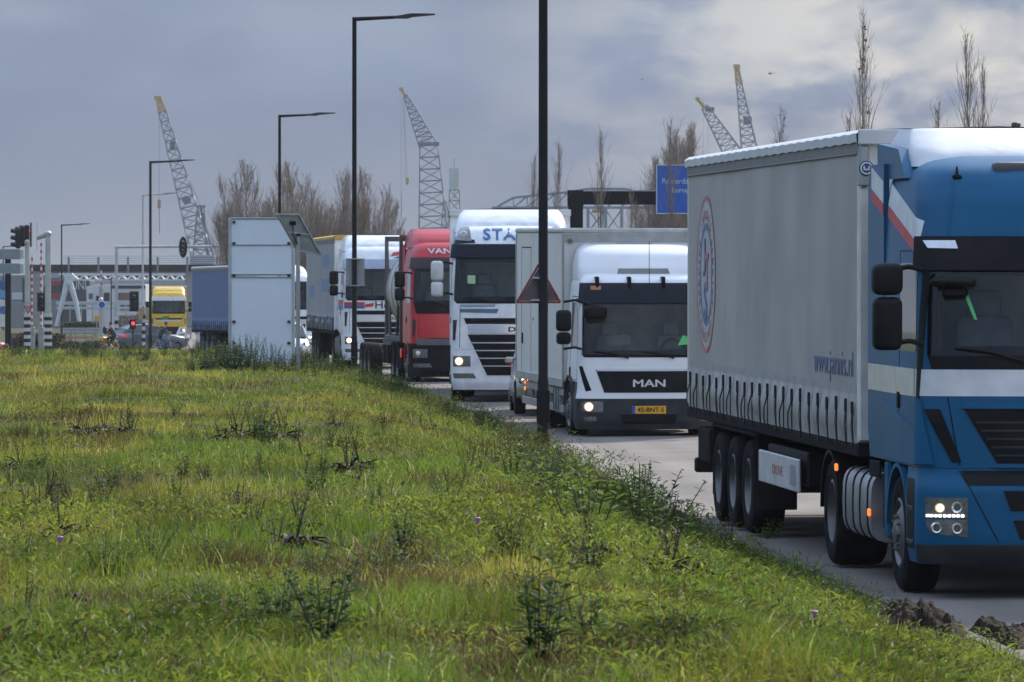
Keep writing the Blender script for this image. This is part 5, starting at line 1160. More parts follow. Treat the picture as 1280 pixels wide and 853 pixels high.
pop = [tree_mesh(40+i, 10.2, 3.4, 22, .10, .0105, 11, fork=3) for i in range(3)]
for i, (px, top, lab) in enumerate(((302, 222, 'leftmost and smallest bare tree of the clump behind the pale board'), (322, 206, 'tallest bare tree of the clump directly behind the pale board'), (343, 207, 'bare tree behind the pale board, beside the lamp post rising there'),
                                    (361, 226, 'slim bare tree at the right rim of the pale board'), (388, 208, 'dense bare tree over the solar panel, between two lamp posts'), (408, 214, 'bare tree just right of the solar panel'), (427, 212, 'bare tree touching the tall street lamp on its left'), (463, 222, 'lone wide bare tree between the tall street lamp and the red truck'), (484, 252, 'small low bare tree beside the top of the tanker'))):
    Z = 318+i*3.0; x = (px-640)*Z/F; gz = -.9; hh = CAMZ-(top-372)*Z/F-gz; tree('bare_tree', lab, (x, Z, gz), pop[i % 3], hh/10.2, i*1.7, 'bare trees behind the queue')
sap = [tree_mesh(60+i, 9.5, .55, 16, .05, .0065, 4, up=1.3, leaves=.0, tmin=.3) for i in range(2)]
sapl = [tree_mesh(70+i, 9.5, .6, 16, .05, .0065, 4, up=1.3, leaves=.10, tmin=.3) for i in range(2)]
for i, (px, top, Z, ms, lab) in enumerate(((1079, 24, 150, sapl[0], 'tall thin young tree with a few last leaves above the grey trailer roof'), (1062, 140, 152, sap[1], 'thin low shoot beside the tall young tree above the trailer roof'), (1211, 43, 150, sap[0], 'tall bare young tree above the cab of the blue truck'), (1228, 80, 153, sap[1], 'slim bare young tree beside the tall one over the blue cab'),
                                           (1173, 128, 152, sap[1], 'low bare shoot left of the young tree over the blue cab'), (977, 148, 150, sapl[1], 'young tree with yellow green leaves just showing over the grey trailer roof'), (866, 182, 190, sapl[0], 'young tree with yellowish leaves in front of the leaning crane'),
                                           (698, 178, 190, sap[0], 'thin bare young tree just right of the nearest lamp pole'), (751, 164, 190, sap[1], 'thin bare young tree in front of the black gantry'), (667, 195, 192, sap[0], 'thin bare young tree just left of the nearest lamp pole'), (838, 150, 192, sap[1], 'thin bare young tree in front of the blue direction sign'), (790, 235, 192, sap[0], 'low bare young tree below the gantry beam'))):
    x = (px-640)*Z/F; hh = CAMZ-(top-372)*Z/F-.3; tree('young_tree', lab, (x, Z, .3), ms, hh/9.5, i*2.1, 'young trees beyond the road')
dense = [tree_mesh(80+i, 11, 2.2, 28, .12, .0105, 12, fork=2) for i in range(2)]
for i, (px, top, lab) in enumerate(((822, 203, 'bare tree at the left behind the blue direction sign'), (838, 172, 'dense bare tree behind the middle of the blue direction sign'), (852, 164, 'tallest dense bare tree behind the blue direction sign'), (866, 180, 'bare tree at the right behind the blue direction sign'), (806, 250, 'low bare thicket tree under the gantry beam'))):
    Z = 360+i*4; x = (px-640)*Z/F; hh = CAMZ-(top-372)*Z/F+.5; tree('bare_tree', lab, (x, Z, -.5), dense[i % 2], hh/11, i*1.9, 'bare trees behind the direction sign')

# ================================================================== gantry and blue sign
Z = 250; k = Z/F; gt = thing('sign_gantry', 'black sign gantry with a thick post and horizontal beam over the road', 'gantry', W(719.5, 372, Z)*1.0+Vector((0, 0, -2.58)))
bx = gt.location.x; top = CAMZ-(238-372)*k; zb0, zb1 = CAMZ-(256-372)*k, CAMZ-(239.5-372)*k
mb = MB(); mb.prism([(-.30, -.3), (.30, -.3), (.33, top-.72), (.36, top-.70), (.36, top), (-.36, top), (-.36, top-.70), (-.33, top-.72)], -.3, .3, 'y'); mb.build('post', dark_metal, gt)
mb = MB(); mb.box(.365, 11.0, -.22, .22, zb0, zb1, .03); mb.build('beam', dark_metal, gt); mb = MB(); mb.box(11.0, 11.7, -.3, .3, -.3, top, .03); mb.build('post', dark_metal, gt)
mb = MB(); mb.box(.4, 10.9, -.05, .05, zb1, zb1+.04, .01); mb.build('cable_duct', grey_metal, gt)
p0 = W(820, 268, 249.4); sg_ = thing('direction_sign', 'blue motorway direction sign with white place names on the black gantry', 'road sign', p0)
mb = MB(); mb.box(0, 4.6, 0, .08, 0, 2.22, .02); mb.build('panel', M('sign_blue', (.020, .115, .50), .4, var=.04), sg_)
mb = MB()
for a in ((0.0, 4.6, .0, .05), (0, 4.6, 2.17, 2.22)): mb.box(a[0]+.01, a[1]-.01, -.004, 0, a[2]+.01, a[3])
mb.box(.01, .05, -.004, 0, .06, 2.16); mb.each('border', decal_white, sg_)
text_mb('Rotterdam', lambda x, y, d: (.28+x, -.004-d, 1.36+y), 1.40, .25, align='L').build('lettering', decal_white, sg_)
text_mb('Europoort', lambda x, y, d: (.72+x, -.004-d, .90+y), 1.40, .29, align='L').build('lettering', decal_white, sg_)

# ================================================================== cranes and far harbour
crane_blue = M('crane_grey_blue', (.21, .25, .29), .6, var=.12); crane_dark = M('crane_steel_dark', (.155, .18, .215), .6); crane_yellow = M('crane_yellow', (.50, .34, .12), .6)
def lattice(mb, p0, p1, w0, w1, n, r, side=None, rb=None):
    p0, p1 = Vector(p0), Vector(p1); d = (p1-p0).normalized(); u = (side or Vector((0, 1, 0))); u = (u-d*u.dot(d)).normalized(); v = d.cross(u); rb = rb or r*.6
    cs = [(1, 1), (1, -1), (-1, -1), (-1, 1)]
    def q(t, c): w_ = w0+(w1-w0)*t; return p0.lerp(p1, t)+u*c[0]*w_/2+v*c[1]*w_/2
    for c in cs: mb.tube([q(0, c), q(1, c)], r, 4, r*.8)
    for i in range(n):
        for j in range(4):
            a, b_ = cs[j], cs[(j+1) % 4]; mb.tube([q(i/n, a), q((i+1)/n, b_)] if (i+j) % 2 else [q(i/n, b_), q((i+1)/n, a)], rb, 3, caps=False); mb.tube([q((i+1)/n, a), q((i+1)/n, b_)], rb, 3, caps=False)
Zc = 1200
def wz(px, py, dz=0): return W(px, py, Zc+dz)
def crane(name, label, base):
    t = thing(name, label, 'crane', base, group='harbour cranes'); return t, (lambda v: Vector(v)-Vector(base))
# left: raised lattice jib with yellow head
base = wz(262, 392); t, q = crane('harbour_crane', 'leftmost crane, steep lattice jib with yellow head, above the junction', base)
mb = MB(); lattice(mb, q(wz(252, 318)), q(wz(203, 140)), 4.4, 1.6, 15, .19); mb.build('jib', crane_blue, t)
mb = MB(); lattice(mb, q(wz(203, 140)), q(wz(198, 122)), 1.7, .9, 3, .26); c = q(wz(197.5, 123)); mb.box(c.x-.8, c.x+.8, c.y-.5, c.y+.5, c.z-.5, c.z+.6, .15); mb.build('jib_head', crane_yellow, t)
mb = MB(); lattice(mb, q(wz(250, 345)), q(wz(251, 258)), 3.6, 1.4, 8, .18); mb.tube([q(wz(251, 259)), q(wz(268, 325))], .2, 4); mb.tube([q(wz(251, 259)), q(wz(262, 325))], .2, 4); c = q(wz(251, 258)); mb.box(c.x-1.1, c.x+1.1, c.y-.6, c.y+.6, c.z-.2, c.z+.2); mb.build('tower', crane_dark, t)
mb = MB(); c = q(wz(253, 330)); mb.box(c.x-2.6, c.x+2.6, c.y-2, c.y+2, c.z-1.5, c.z+1.8, .2); lattice(mb, (c.x, c.y, -.5), (c.x, c.y, c.z-1.4), 4.5, 4.5, 3, .3); mb.build('machine_house', crane_dark, t)
mb = MB(); mb.tube([q(wz(199, 126)), q(wz(199, 250))], .05, 4); mb.tube([q(wz(251, 259)), q(wz(205, 148))], .05, 3); mb.build('hoist_rope', crane_dark, t)
mb = MB(); c = q(wz(199, 253)); mb.box(c.x-.35, c.x+.35, c.y-.3, c.y+.3, c.z-1.3, c.z+.6, .1); mb.tube([c, q(wz(199.5, 292))], .12, 4); mb.build('hook_block', M('hook_orange', (.4, .2, .1), .6), t)
mb = MB(); c = q(wz(216, 181)); mb.box(c.x-.6, c.x+.6, c.y-.5, c.y+.5, c.z-1, c.z+.8, .1); c = q(wz(233, 250)); mb.lathe([(0, -.4), (.9, -.3), (1.0, .3), (0, .4)], c, 'y', 12); mb.build('jib_winch', crane_dark, t)
# middle crane
base = wz(540, 392, 60); t, q = crane('harbour_crane', 'crane on a straight lattice tower, its jib bent left, over the red truck', base)
mb = MB(); lattice(mb, q(wz(542, 300, 60)), q(wz(536, 182, 60)), 6.6, 4.0, 8, .19); mb.build('tower', crane_dark, t)
mb = MB(); lattice(mb, q(wz(535, 182, 60)), q(wz(507, 120, 60)), 4.0, 1.0, 9, .18); mb.build('jib', crane_dark, t)
mb = MB(); c = q(wz(501.5, 112, 60)); mb.tube([q(wz(508, 121, 60)), c], .45, 6, .3); mb.box(c.x-.5, c.x+.5, c.y-.4, c.y+.4, c.z-.4, c.z+.5, .1); mb.build('jib_head', crane_yellow, t)
mb = MB(); c = q(wz(536, 180, 60)); mb.box(c.x-2.4, c.x+2.4, c.y-2, c.y+2, c.z-.3, c.z+.4, .1); mb.box(-2.6, 2.6, -2.6, 2.6, q(wz(540, 300, 60)).z-2, q(wz(540, 300, 60)).z, .1); lattice(mb, (0, 0, -.5), (0, 0, q(wz(540, 300, 60)).z-1.9), 6.6, 6.6, 3, .25); mb.build('platform', crane_dark, t)
mb = MB()
for px, py in ((509.5, 222), (507, 222)): mb.tube([q(wz(504, 114, 60)), q(wz(px, py, 60))], .035, 3)
mb.tube([q(wz(501, 113, 60)), q(wz(501.5, 240, 60))], .035, 3); mb.tube([q(wz(501.5, 240, 60)), q(wz(502, 275, 60))], .08, 3); mb.build('hoist_rope', crane_dark, t)
mb = MB(); c = q(wz(509, 226, 60)); mb.box(c.x-.4, c.x+.4, c.y-.3, c.y+.3, c.z-.7, c.z+.7, .15); mb.tube([c, c+Vector((0, 0, -1.3))], .15, 5, .06); mb.build('hook_block', crane_yellow, t)
mb = MB(); lattice(mb, q(wz(558, 300, 60)), q(wz(556, 252, 60)), 2.6, .7, 5, .13); mb.build('stay_frame', crane_dark, t)
# right pair
base = wz(935, 392, 120); t, q = crane('harbour_crane', 'lower crane of the right hand pair, its jib leaning left over the trailer', base)
mb = MB(); lattice(mb, q(wz(930, 215, 120)), q(wz(881, 134, 120)), 5.2, 1.6, 11, .20); mb.build('jib', crane_blue, t)
mb = MB(); c = q(wz(872, 124, 120)); mb.tube([q(wz(881, 134, 120)), c], .65, 6, .4); mb.box(c.x-.5, c.x+.5, c.y-.4, c.y+.4, c.z-.4, c.z+.5, .1); mb.build('jib_head', crane_yellow, t)
mb = MB(); c = q(wz(887, 137, 120)); mb.box(c.x-1.1, c.x+1.1, c.y-.8, c.y+.8, c.z-.5, c.z+.6, .15); mb.build('jib_winch', crane_dark, t)
mb = MB(); 
for px in (881, 887): mb.tube([q(wz(px-2, 134, 120)), q(wz(px-2, 230, 120))], .03, 3)
mb.build('hoist_rope', crane_dark, t)
mb = MB(); c = q(wz(932, 220, 120)); lattice(mb, (c.x, c.y, -.5), (c.x, c.y, c.z), 5, 5, 7, .25); mb.build('tower', crane_dark, t)
base = wz(955, 392, 170); t, q = crane('harbour_crane', 'higher crane of the right hand pair, its jib nearly upright with yellow top', base)
mb = MB(); lattice(mb, q(wz(941, 215, 170)), q(wz(924, 105, 170)), 4.6, 1.3, 12, .21); mb.build('jib', crane_blue, t)
mb = MB(); lattice(mb, q(wz(924, 105, 170)), q(wz(921, 86, 170)), 1.4, .9, 3, .3); c = q(wz(921, 83.5, 170)); mb.box(c.x-.8, c.x+.8, c.y-.5, c.y+.5, c.z-.6, c.z+.6, .15); mb.build('jib_head', crane_yellow, t)
mb = MB(); c = q(wz(934, 150, 170)); mb.box(c.x-.9, c.x+1.1, c.y-.8, c.y+.8, c.z-1.1, c.z+.9, .15); mb.build('jib_winch', crane_dark, t)
mb = MB(); c = q(wz(942, 218, 170)); lattice(mb, (c.x, c.y, -.5), (c.x, c.y, c.z), 5, 5, 7, .25); mb.build('tower', crane_dark, t)
# phone mast
t = thing('antenna_mast', 'pale antenna mast with panel antennas right behind the white STAR truck', 'mast', W(568, 392, 500)); q0 = t.location
mb = MB(); lattice(mb, (0, 0, -.3), W(568, 238, 500)-q0, 1.3, .9, 12, .07); mb.build('mast', grey_metal, t)
mb = MB()
for dx, dy in ((-.3, 0), (.25, -.2), (.05, .3)): z1 = (W(0, 209, 500)-q0).z; z0 = (W(0, 237, 500)-q0).z; mb.box(dx-.16, dx+.16, dy-.1, dy+.1, z0, z1, .04)
mb.each('antenna_panel', M('antenna_pale', (.55, .62, .60), .5), t); mb = MB(); mb.tube([(0, 0, z0-1), (0, 0, z1+.8)], .03, 5); mb.build('lightning_rod', grey_metal, t)
# steel truss behind the gantry
Zc = 700; steel = M('truss_blue_grey', (.22, .28, .33), .6)
t = thing('steel_truss', 'blue grey steel truss bridge behind the black gantry and the box truck roof', 'truss bridge', W(700, 392, Zc)); q = lambda px, py, dy=0: W(px, py, Zc)-t.location+Vector((0, dy, 0))
mb = MB()
for dy in (0, 4):
    ch = [(622, 258), (642, 247), (712, 240), (735, 236), (782, 236), (790, 239), (890, 239)]; mb.tube([q(px, py, dy) for px, py in ch], .16, 4); mb.tube([q(615, 259.5, dy), q(900, 259.5, dy)], .18, 4)
    for i, px in enumerate(range(642, 890, 17)):
        yt = float(np.interp(px, [c[0] for c in ch], [c[1] for c in ch])); mb.tube([q(px, 259, dy), q(px, yt, dy)], .09, 4); yt2 = float(np.interp(px+17, [c[0] for c in ch], [c[1] for c in ch])); mb.tube([q(px, 259, dy), q(px+17, yt2, dy)], .08, 3)
mb.build('girder', steel, t); mb = MB()
for px in (757, 777, 735, 868, 630): mb.tube([q(px, 260), q(px, 396)], .28, 4); 
mb.each('leg', steel, t); mb = MB()
for a, c in ((735, 757), (757, 777)): mb.tube([q(a, 290), q(c, 262)], .1, 3); mb.tube([q(a, 262), q(c, 290)], .1, 3)
mb.each('leg_brace', steel, t); mb = MB(); mb.box(*[v for a in zip(q(740, 266), q(756, 262, 1)) for v in a], .1); mb.build('hoist_cabin', crane_yellow, t)
t = thing('factory_stack', 'short pale chimney with dark cap behind the blue truck roof', 'chimney', W(1270, 392, 600)); z1 = (W(0, 153, 600)-t.location).z
mb = MB(); mb.lathe([(0, 0), (.42, 0), (.36, z1-.6), (0, z1-.6)], axis='z', n=12); mb.build('shaft', decal_white, t); mb = MB(); mb.lathe([(.3, z1-.6), (.5, z1-.55), (.5, z1-.1), (.3, z1), (0, z1)], axis='z', n=12); mb.build('cap', plastic, t)
# helicopters
def heli(label, px, py, Z, rz, L_):
    t = thing('helicopter', label, 'helicopter', W(px, py, Z), (0, 0, rz)); s = L_/12; n = 12; rows = []
    mb = MB(); mb.lathe([(0, -3.2*s), (.7*s, -2.9*s), (1.15*s, -1.8*s), (1.2*s, .2*s), (.9*s, 1.6*s), (.35*s, 2.6*s), (.25*s, 6*s), (.1*s, 6.4*s), (0, 6.4*s)], axis='x', n=12)
    mb.prism([(5.6*s, .1*s), (6.3*s, .1*s), (6.7*s, 1.7*s), (6.2*s, 1.7*s)], -.08*s, .08*s, 'y'); mb.build('fuselage', M('heli_dark', (.03, .035, .05), .5), t)
    mb = MB(); mb.tube([(0, 0, 1.1*s), (0, 0, 1.9*s)], .15*s, 6)
    for k in range(4): a = k*math.pi/2+.4; mb.prism([(-.15*s, 0), (.15*s, 0), (.15*s, 5.5*s), (-.15*s, 5.5*s)], 1.85*s, 1.9*s, 'z', Matrix.Rotation(a, 4, 'Z'))
    mb.build('rotor', M('heli_rotor', (.05, .05, .06), .5), t); mb = MB()
    for y in (-.9, .9): mb.tube([(-2.2*s, y*s, -1.7*s), (1.8*s, y*s, -1.7*s)], .08*s, 5); mb.tube([(-1*s, y*s, -1.7*s), (-1*s, y*s*.6, -.9*s)], .06*s, 4); mb.tube([(.8*s, y*s, -1.7*s), (.8*s, y*s*.6, -.9*s)], .06*s, 4)
    mb.each('skid', plastic, t)
heli('dark helicopter in the sky right of the upright crane jib', 963, 92, 6000, R(8), 9)
heli('smaller, farther dark helicopter in the sky left of the leaning crane', 803, 99.5, 9000, R(170), 7)
# ================================================================== junction: signals, barriers, boards
blackw = M('signal_black', (.012, .012, .013), .6); bwhite = M('stripe_white', (.62, .62, .60), .5, grime=.2)
def gz_(px, Z): x = (px-640)*Z/F; return float(H(x, Z))
def striped_post(name, label, px, Z, top_py, wpx, base_py=437, stripe_py=392, group='pale posts with black and white bases', mat_=pale_pole):
    x = (px-640)*Z/F; k = Z/F; gz = min(gz_(px, Z), CAMZ-(base_py-372)*k); r = wpx*k/2
    t = thing(name, label, 'post', (x, Z, gz), group=group); top = CAMZ-(top_py-372)*k-gz; sz = CAMZ-(stripe_py-372)*k-gz
    mb = MB(); mb.tube([(0, 0, sz-.02), (0, 0, top)], r, 10, r*.9); mb.lathe([(r*1.15, top-.12), (r*1.2, top), (r*.6, top+.08), (0, top+.1)], axis='z', n=10); mb.build('shaft', mat_, t)
    n = max(int(round((437-stripe_py)/4.6)), 4); st = MB(); z0 = CAMZ-(437-372)*k-gz
    st.mat(0).tube([(0, 0, -.1), (0, 0, max(z0, 0))], r*1.3, 10)
    for i in range(n): st.mat(i % 2); a = z0+(sz-z0)*i/n; st.tube([(0, 0, a), (0, 0, z0+(sz-z0)*(i+1)/n)], r*1.32, 10)
    st.build('striped_base', [blackw, bwhite], t); return t, top, r, gz
def signal(mb_t, x, y, z, s, name='signal_head', lit=None, oval=False):
    """three lens traffic light seen partly from the side, with hoods"""
    mb = MB()
    if oval: mb.prism([(x+.34*s*math.cos(a), z+.85*s*math.sin(a)) for a in np.linspace(0, 2*math.pi, 24, endpoint=False)], y, y+.04*s, 'y')
    else: mb.box(x-.34*s, x+.34*s, y, y+.04*s, z-.75*s, z+.75*s, .1*s)
    mb.box(x-.17*s, x+.17*s, y-.22*s, y, z-.55*s, z+.55*s, .04*s)
    for i in (-1, 0, 1): mb.tube([(x, y-.22*s, z+i*.34*s), (x, y-.50*s, z+i*.34*s-.02)], .13*s, 10)
    o = mb.build(name, blackw, mb_t)
    if lit is not None:
        m2 = MB(); m2.lathe([(0, -.005), (.09*s, 0)], (x, y-.515*s, z+lit*.34*s), 'y', 12); m2.build('lens', redlit, o)
    return o
# two heavy posts at the level crossing
Z = 272; k = Z/F
t, top, r, gz = striped_post('signal_post', 'pale post topped by a black traffic light cluster, next to the direction boards', 34, Z, 302, 6.5)
for i, (dx, dz) in enumerate(((-11, 0), (-6, 2.5), (-1, 4.5))):
    o = MB(); z = top+.15+dz*k*1.0; x = dx*k
    o.box(x-.12, x+.12, -.2+.16*i, .0+.16*i, z-.50, z+.48, .05)
    for j in (-1, 0, 1): o.tube([(x-.08, -.1+.16*i, z+j*.33), (x-.36, -.1+.16*i, z+j*.33+.06)], .12, 8, .10)
    so = o.build('signal_head', blackw, t)
mb = MB(); mb.lathe([(0, -.02), (.30, -.015), (.30, .015), (0, .02)], (0, 0, 0), 'x', 20); o = mb.build('backing_plate', blackw, t, loc=(4.0*k, .30, top+.34)); o.scale = (2.5, 1, 2.0)
mb = MB(); mb.lathe([(0, -.02), (.09, 0), (.1, .03)], (0*k, .22, top+.52), 'y', 12); mb.build('lens', redlit, t)
t, top, r, gz = striped_post('barrier_post', 'tallest pale post with a short bracket arm and white cap, beside the signal post', 60, Z+4, 291, 7.6)
mb = MB(); mb.tube([(0, 0, top-.05), (-14*k, .3, top-.25)], .16, 8, .12); mb.build('bracket', pale_pole, t)
mb = MB(); mb.tube([(-14*k-.02, .25, top-.9), (-14*k-.02, .25, top+.5)], .015, 5); mb.build('thin_rod', grey_metal, t)
signal(t, -9.5*k, .5, CAMZ-(378-372)*k-gz, .62)
# raised red and white barrier booms
def boom(px, Z, top_py, bot_py, label):
    p = W(px, bot_py, Z); t = thing('barrier_boom', label, 'barrier', (p.x, p.y, p.z), group='raised crossing barriers'); h = (bot_py-top_py)*Z/F; n = int((bot_py-top_py)/4.2)
    st = MB()
    for i in range(n): st.mat(i % 2); st.tube([(0, 0, h*i/n), (0, 0, h*(i+1)/n)], .055, 6)
    st.build('boom', [decal_white, M('boom_red', (.45, .05, .04), .5)], t)
    st = MB(); g = float(H(p.x, p.y))-p.z; st.box(-.15, .15, -.15, .15, g-.2, .25, .03); st.build('boom_stand', grey_metal, t)
boom(40, 300, 318, 415, 'lower raised red and white barrier boom beside the signal post'); boom(51.5, 300, 304, 415, 'taller raised red and white barrier boom between the two pale posts'); boom(126.5, 420, 338, 362, 'short raised red and white boom under the viaduct')
# yield sign
p = W(36, 393, 268); t = thing('yield_sign', 'small red and white inverted triangle give way sign on the signal post', 'road sign', p+Vector((0, -.35, 0)))
s_ = 11*268/F; mb = MB(); mb.prism([(0, 0), (s_/2, s_*.92), (-s_/2, s_*.92)], -.01, .01, 'y'); mb.build('plate', M('yield_red', (.45, .05, .05), .5), t); mb = MB(); mb.prism([(0, .11), (s_/2-.10, s_*.92-.055), (-s_/2+.10, s_*.92-.055)], -.016, -.011, 'y'); mb.build('plate_face', decal_white, t)
mb = MB(); mb.prism([(-.02, .16), (.02, .16), (.02, .28), (-.02, .28)], -.022, -.017, 'y'); mb.prism([(-.08, .26), (.08, .26), (.08, .31), (-.08, .31)], -.022, -.017, 'y'); mb.each('mark', M('yield_red', (.45, .05, .05), .5), t)
# direction boards from behind, on a black post
Z = 300; k = Z/F; b = base_at(10, Z); t = thing('direction_boards', 'two grey direction boards, one above the other, seen from behind at the left edge', 'road sign', b)
mb = MB(); mb.tube([(0, 0, -.2), (0, 0, CAMZ-(312-372)*k-b.z)], .17, 10); mb.build('post', dark_metal, t)
for a, c in ((311.5, 324.5), (329.5, 342.5)):
    mb = MB(); mb.box(-16*k, 16*k, -.28, -.2, CAMZ-(c-372)*k-b.z, CAMZ-(a-372)*k-b.z, .02); o = mb.build('board', M('board_slate', (.24, .28, .30), .5, metal=.1), t)
    mb = MB(); mb.box(15.8*k, 20*k, -.26, -.22, CAMZ-(c-1-372)*k-b.z, CAMZ-(a+1-372)*k-b.z, .01); mb.build('board_end', pale_pole, o)
b = base_at(1, 296); t = thing('information_panel', 'blue and white information panel cut off by the left edge', 'sign board', b); k = 296/F
for i, (a, c, mt) in enumerate(((351, 362, decal_blue), (364, 373, decal_sky), (375, 383, decal_white), (385, 391, M('panel_blue', (.05, .16, .42), .5)), (393, 409, decal_white))):
    mb = MB(); mb.box(-9*k, 5*k, -.06, .06, CAMZ-(c-372)*k-b.z, CAMZ-(a-372)*k-b.z, .01); mb.build('panel', mt, t)
mb = MB(); mb.tube([(-2*k, 0.08, -.2), (-2*k, .08, CAMZ-(352-372)*k-b.z)], .06, 6); mb.build('post', grey_metal, t)
# pale signal portal over the junction
Z = 355; k = Z/F; b = base_at(145.5, Z); t = thing('signal_portal', 'pale pipe portal over the junction carrying an oval traffic light', 'portal', b)
ht = CAMZ-(309-372)*k-b.z; mb = MB(); mb.tube([(-.05, 0, ht), (162*k, 0, ht+.06)], .085, 8); mb.build('cross_pipe', pale_pole, t)
sz = CAMZ-(396-372)*k-b.z
for dx in (0, 158*k):
    mb = MB(); mb.tube([(dx, 0, sz), (dx, 0, ht)], .10, 8); mb.build('post', pale_pole, t); st = MB(); st.mat(0).tube([(dx, 0, -.2), (dx, 0, sz-2.2)], .13, 8)
    for i in range(9): st.mat((i+1) % 2).tube([(dx, 0, sz-2.2+i*.244), (dx, 0, sz-2.2+(i+1)*.244)], .13, 8)
    st.build('striped_base', [blackw, bwhite], t)
signal(t, 83.5*k, -.12, ht-.02, .80, oval=True); mb = MB(); mb.box(83.5*k-.03, 83.5*k+.03, -.5, -.46, ht-.45, ht+.45); mb.build('signal_strut', grey_metal, t)
t, top, r, gz = striped_post('signal_post', 'short pale post with a blue direction disc, left of the cyclist', 126, 335, 374, 4.6, stripe_py=424, base_py=441)
mb = MB(); mb.lathe([(0, -.02), (.24, -.02), (.24, .02), (0, .02)], (.08, -.16, top-.35), 'y', 20); mb.build('round_sign', decal_white, t); mb = MB(); mb.lathe([(0, -.024), (.19, -.024), (.19, -.02)], (.08, -.16, top-.35), 'y', 20); mb.build('sign_face', plate_blue, t)
t, top, r, gz = striped_post('short_bollard', 'short black and white bollard post right behind the cyclist', 131, 336, 410, 4, stripe_py=412, base_py=441, mat_=blackw)
t, top, r, gz = striped_post('signal_post', 'slim post with a small lit red light in front of the grey car', 179.5, 322, 384, 3.4, stripe_py=394, base_py=441, mat_=M('post_beige', (.42, .36, .24), .6))
mb = MB(); mb.box(-.30, -.02, -.1, .1, top-.75, top-.05, .02); mb.box(.12, .40, -.1, .1, top-.75, top-.05, .02); mb.each('switch_box', M('box_beige', (.42, .33, .18), .6), t)
signal(t, -.55, .1, CAMZ-(377-372)*322/F-gz, .78)
b = base_at(166, 320); t = thing('stop_light', 'small red stop light in a black round hood behind the grey car', 'signal light', b); z = CAMZ-(404-372)*320/F-b.z
mb = MB(); mb.lathe([(0, .1), (.20, .1), (.21, -.12), (.18, -.12), (.17, .02), (0, .02)], (0, 0, z), 'y', 18); mb.box(-.18, .18, -.05, .1, z-.35, z-.15, .02); mb.tube([(0, .05, -.2), (0, .05, z-.2)], .05, 6); mb.build('housing', blackw, t); mb = MB(); mb.lathe([(0, -.01), (.085, 0), (.10, .02)], (.02, -.02, z-.02), 'y', 14); mb.build('lens', redlit, t)
# ================================================================== viaduct and the harbour quarter behind
Z = 560; k = Z/F; vg = thing('viaduct', 'dark viaduct girder with a pale railing crossing behind the junction', 'viaduct', W(160, 392, Z)); q = lambda px, py: W(px, py, Z)-vg.location
mb = MB(); a, c = q(36, 338.5), q(410, 331); mb.box(a.x, c.x, -1, 1, a.z, c.z, .04); mb.build('girder', M('girder_black', (.018, .019, .020), .7), vg)
mb = MB(); a, c = q(36, 341.5), q(410, 338.6); mb.box(a.x, c.x, -.6, .6, a.z, c.z, .02); mb.build('lower_flange', M('flange_grey', (.22, .22, .21), .6), vg)
mb = MB()
for py in (320.5, 323.3, 326, 328.6): a, c = q(79, py), q(405, py); mb.tube([a+Vector((0, -.9, 0)), c+Vector((0, -.9, 0))], .045, 4)
mb.build('railing', M('railing_pale', (.52, .55, .58), .5), vg)
mb = MB()
for px in range(87, 400, 37): a, c = q(px-1.3, 342), q(px+1.3, 321.5); mb.box(a.x, c.x, -1.15, -1.03, a.z, c.z, .01)
mb.each('railing_post', M('rail_post_grey', (.20, .23, .26), .6), vg)
mb = MB()
for px in (45, 240, 385): a, c = q(px-8, 410), q(px+8, 338.6); mb.box(a.x, c.x, -.8, .8, a.z, c.z, .05)
mb.each('pier', M('pier_concrete', (.3, .3, .29), .8, grime=.3), vg)
def block(name, label, cat, px0, px1, py0, py1, Z, mt, depth=10, extra=()):
    k = Z/F; t = thing(name, label, cat, W((px0+px1)/2, 396, Z), group=None); q = lambda px, py: W(px, py, Z)-t.location
    a, c = q(px0, py1), q(px1, py0); mb = MB(); mb.box(a.x, c.x, 0, depth, min(a.z, -1), c.z, .05); mb.build('wall', mt, t)
    for nm, m2, r in extra:
        a, c = q(r[0], r[3]), q(r[1], r[2]); mb = MB(); mb.box(a.x, c.x, -.10, -.004, a.z, c.z, .02); mb.build(nm, m2, t)
    return t, q
wgrey = M('wall_pale_grey', (.40, .42, .44), .7, grime=.25, scale=.3); wwhite = M('wall_white', (.56, .58, .60), .6, grime=.2, scale=.3); wdark = M('wall_dark', (.055, .06, .066), .7, var=.2, scale=.4); wmid = M('wall_mid_grey', (.26, .26, .26), .7, grime=.3, scale=.3); brownw = M('wall_brown', (.15, .105, .085), .8, grime=.3, scale=.5)
winm = M('window_dark', (.03, .04, .05), .15); shed_red = M('shed_red', (.32, .06, .05), .7)
r_ = random.Random(4)
ex = [('window', winm, (86+i*11.5, 94+i*11.5, 345, 350)) for i in range(13)]
ex += [('roof_strip', wwhite, (84, 242, 341.8, 343.6))]
block('warehouse', 'long pale grey warehouse with a row of small windows under the viaduct', 'building', 84, 242, 341, 430, 660, wgrey, 20, ex)
block('warehouse', 'darker warehouse at left with red shed doors behind the pale posts', 'building', -30, 84, 344, 430, 650, wmid, 20, [('shed_door', shed_red, (63, 76, 351, 357)), ('shed_door', shed_red, (64, 75, 366, 373)), ('dark_bay', wdark, (62, 80, 357.5, 365.5)), ('dark_bay', wdark, (28, 34, 348, 378)), ('white_panel', wwhite, (37, 54, 350, 356)), ('white_panel', wwhite, (61, 72, 331, 334)), ('white_panel', wwhite, (15, 30, 366, 375)), ('dark_bay', wdark, (38, 60, 358, 380)), ('grey_bay', wgrey, (61, 74, 336, 348))])
t, q = block('dark_hall', 'dark hall with big white letters UNI on its front', 'building', 77, 112, 351, 420, 640, wdark, 8, [('side_panel', wdark, (105, 113, 366, 396))])
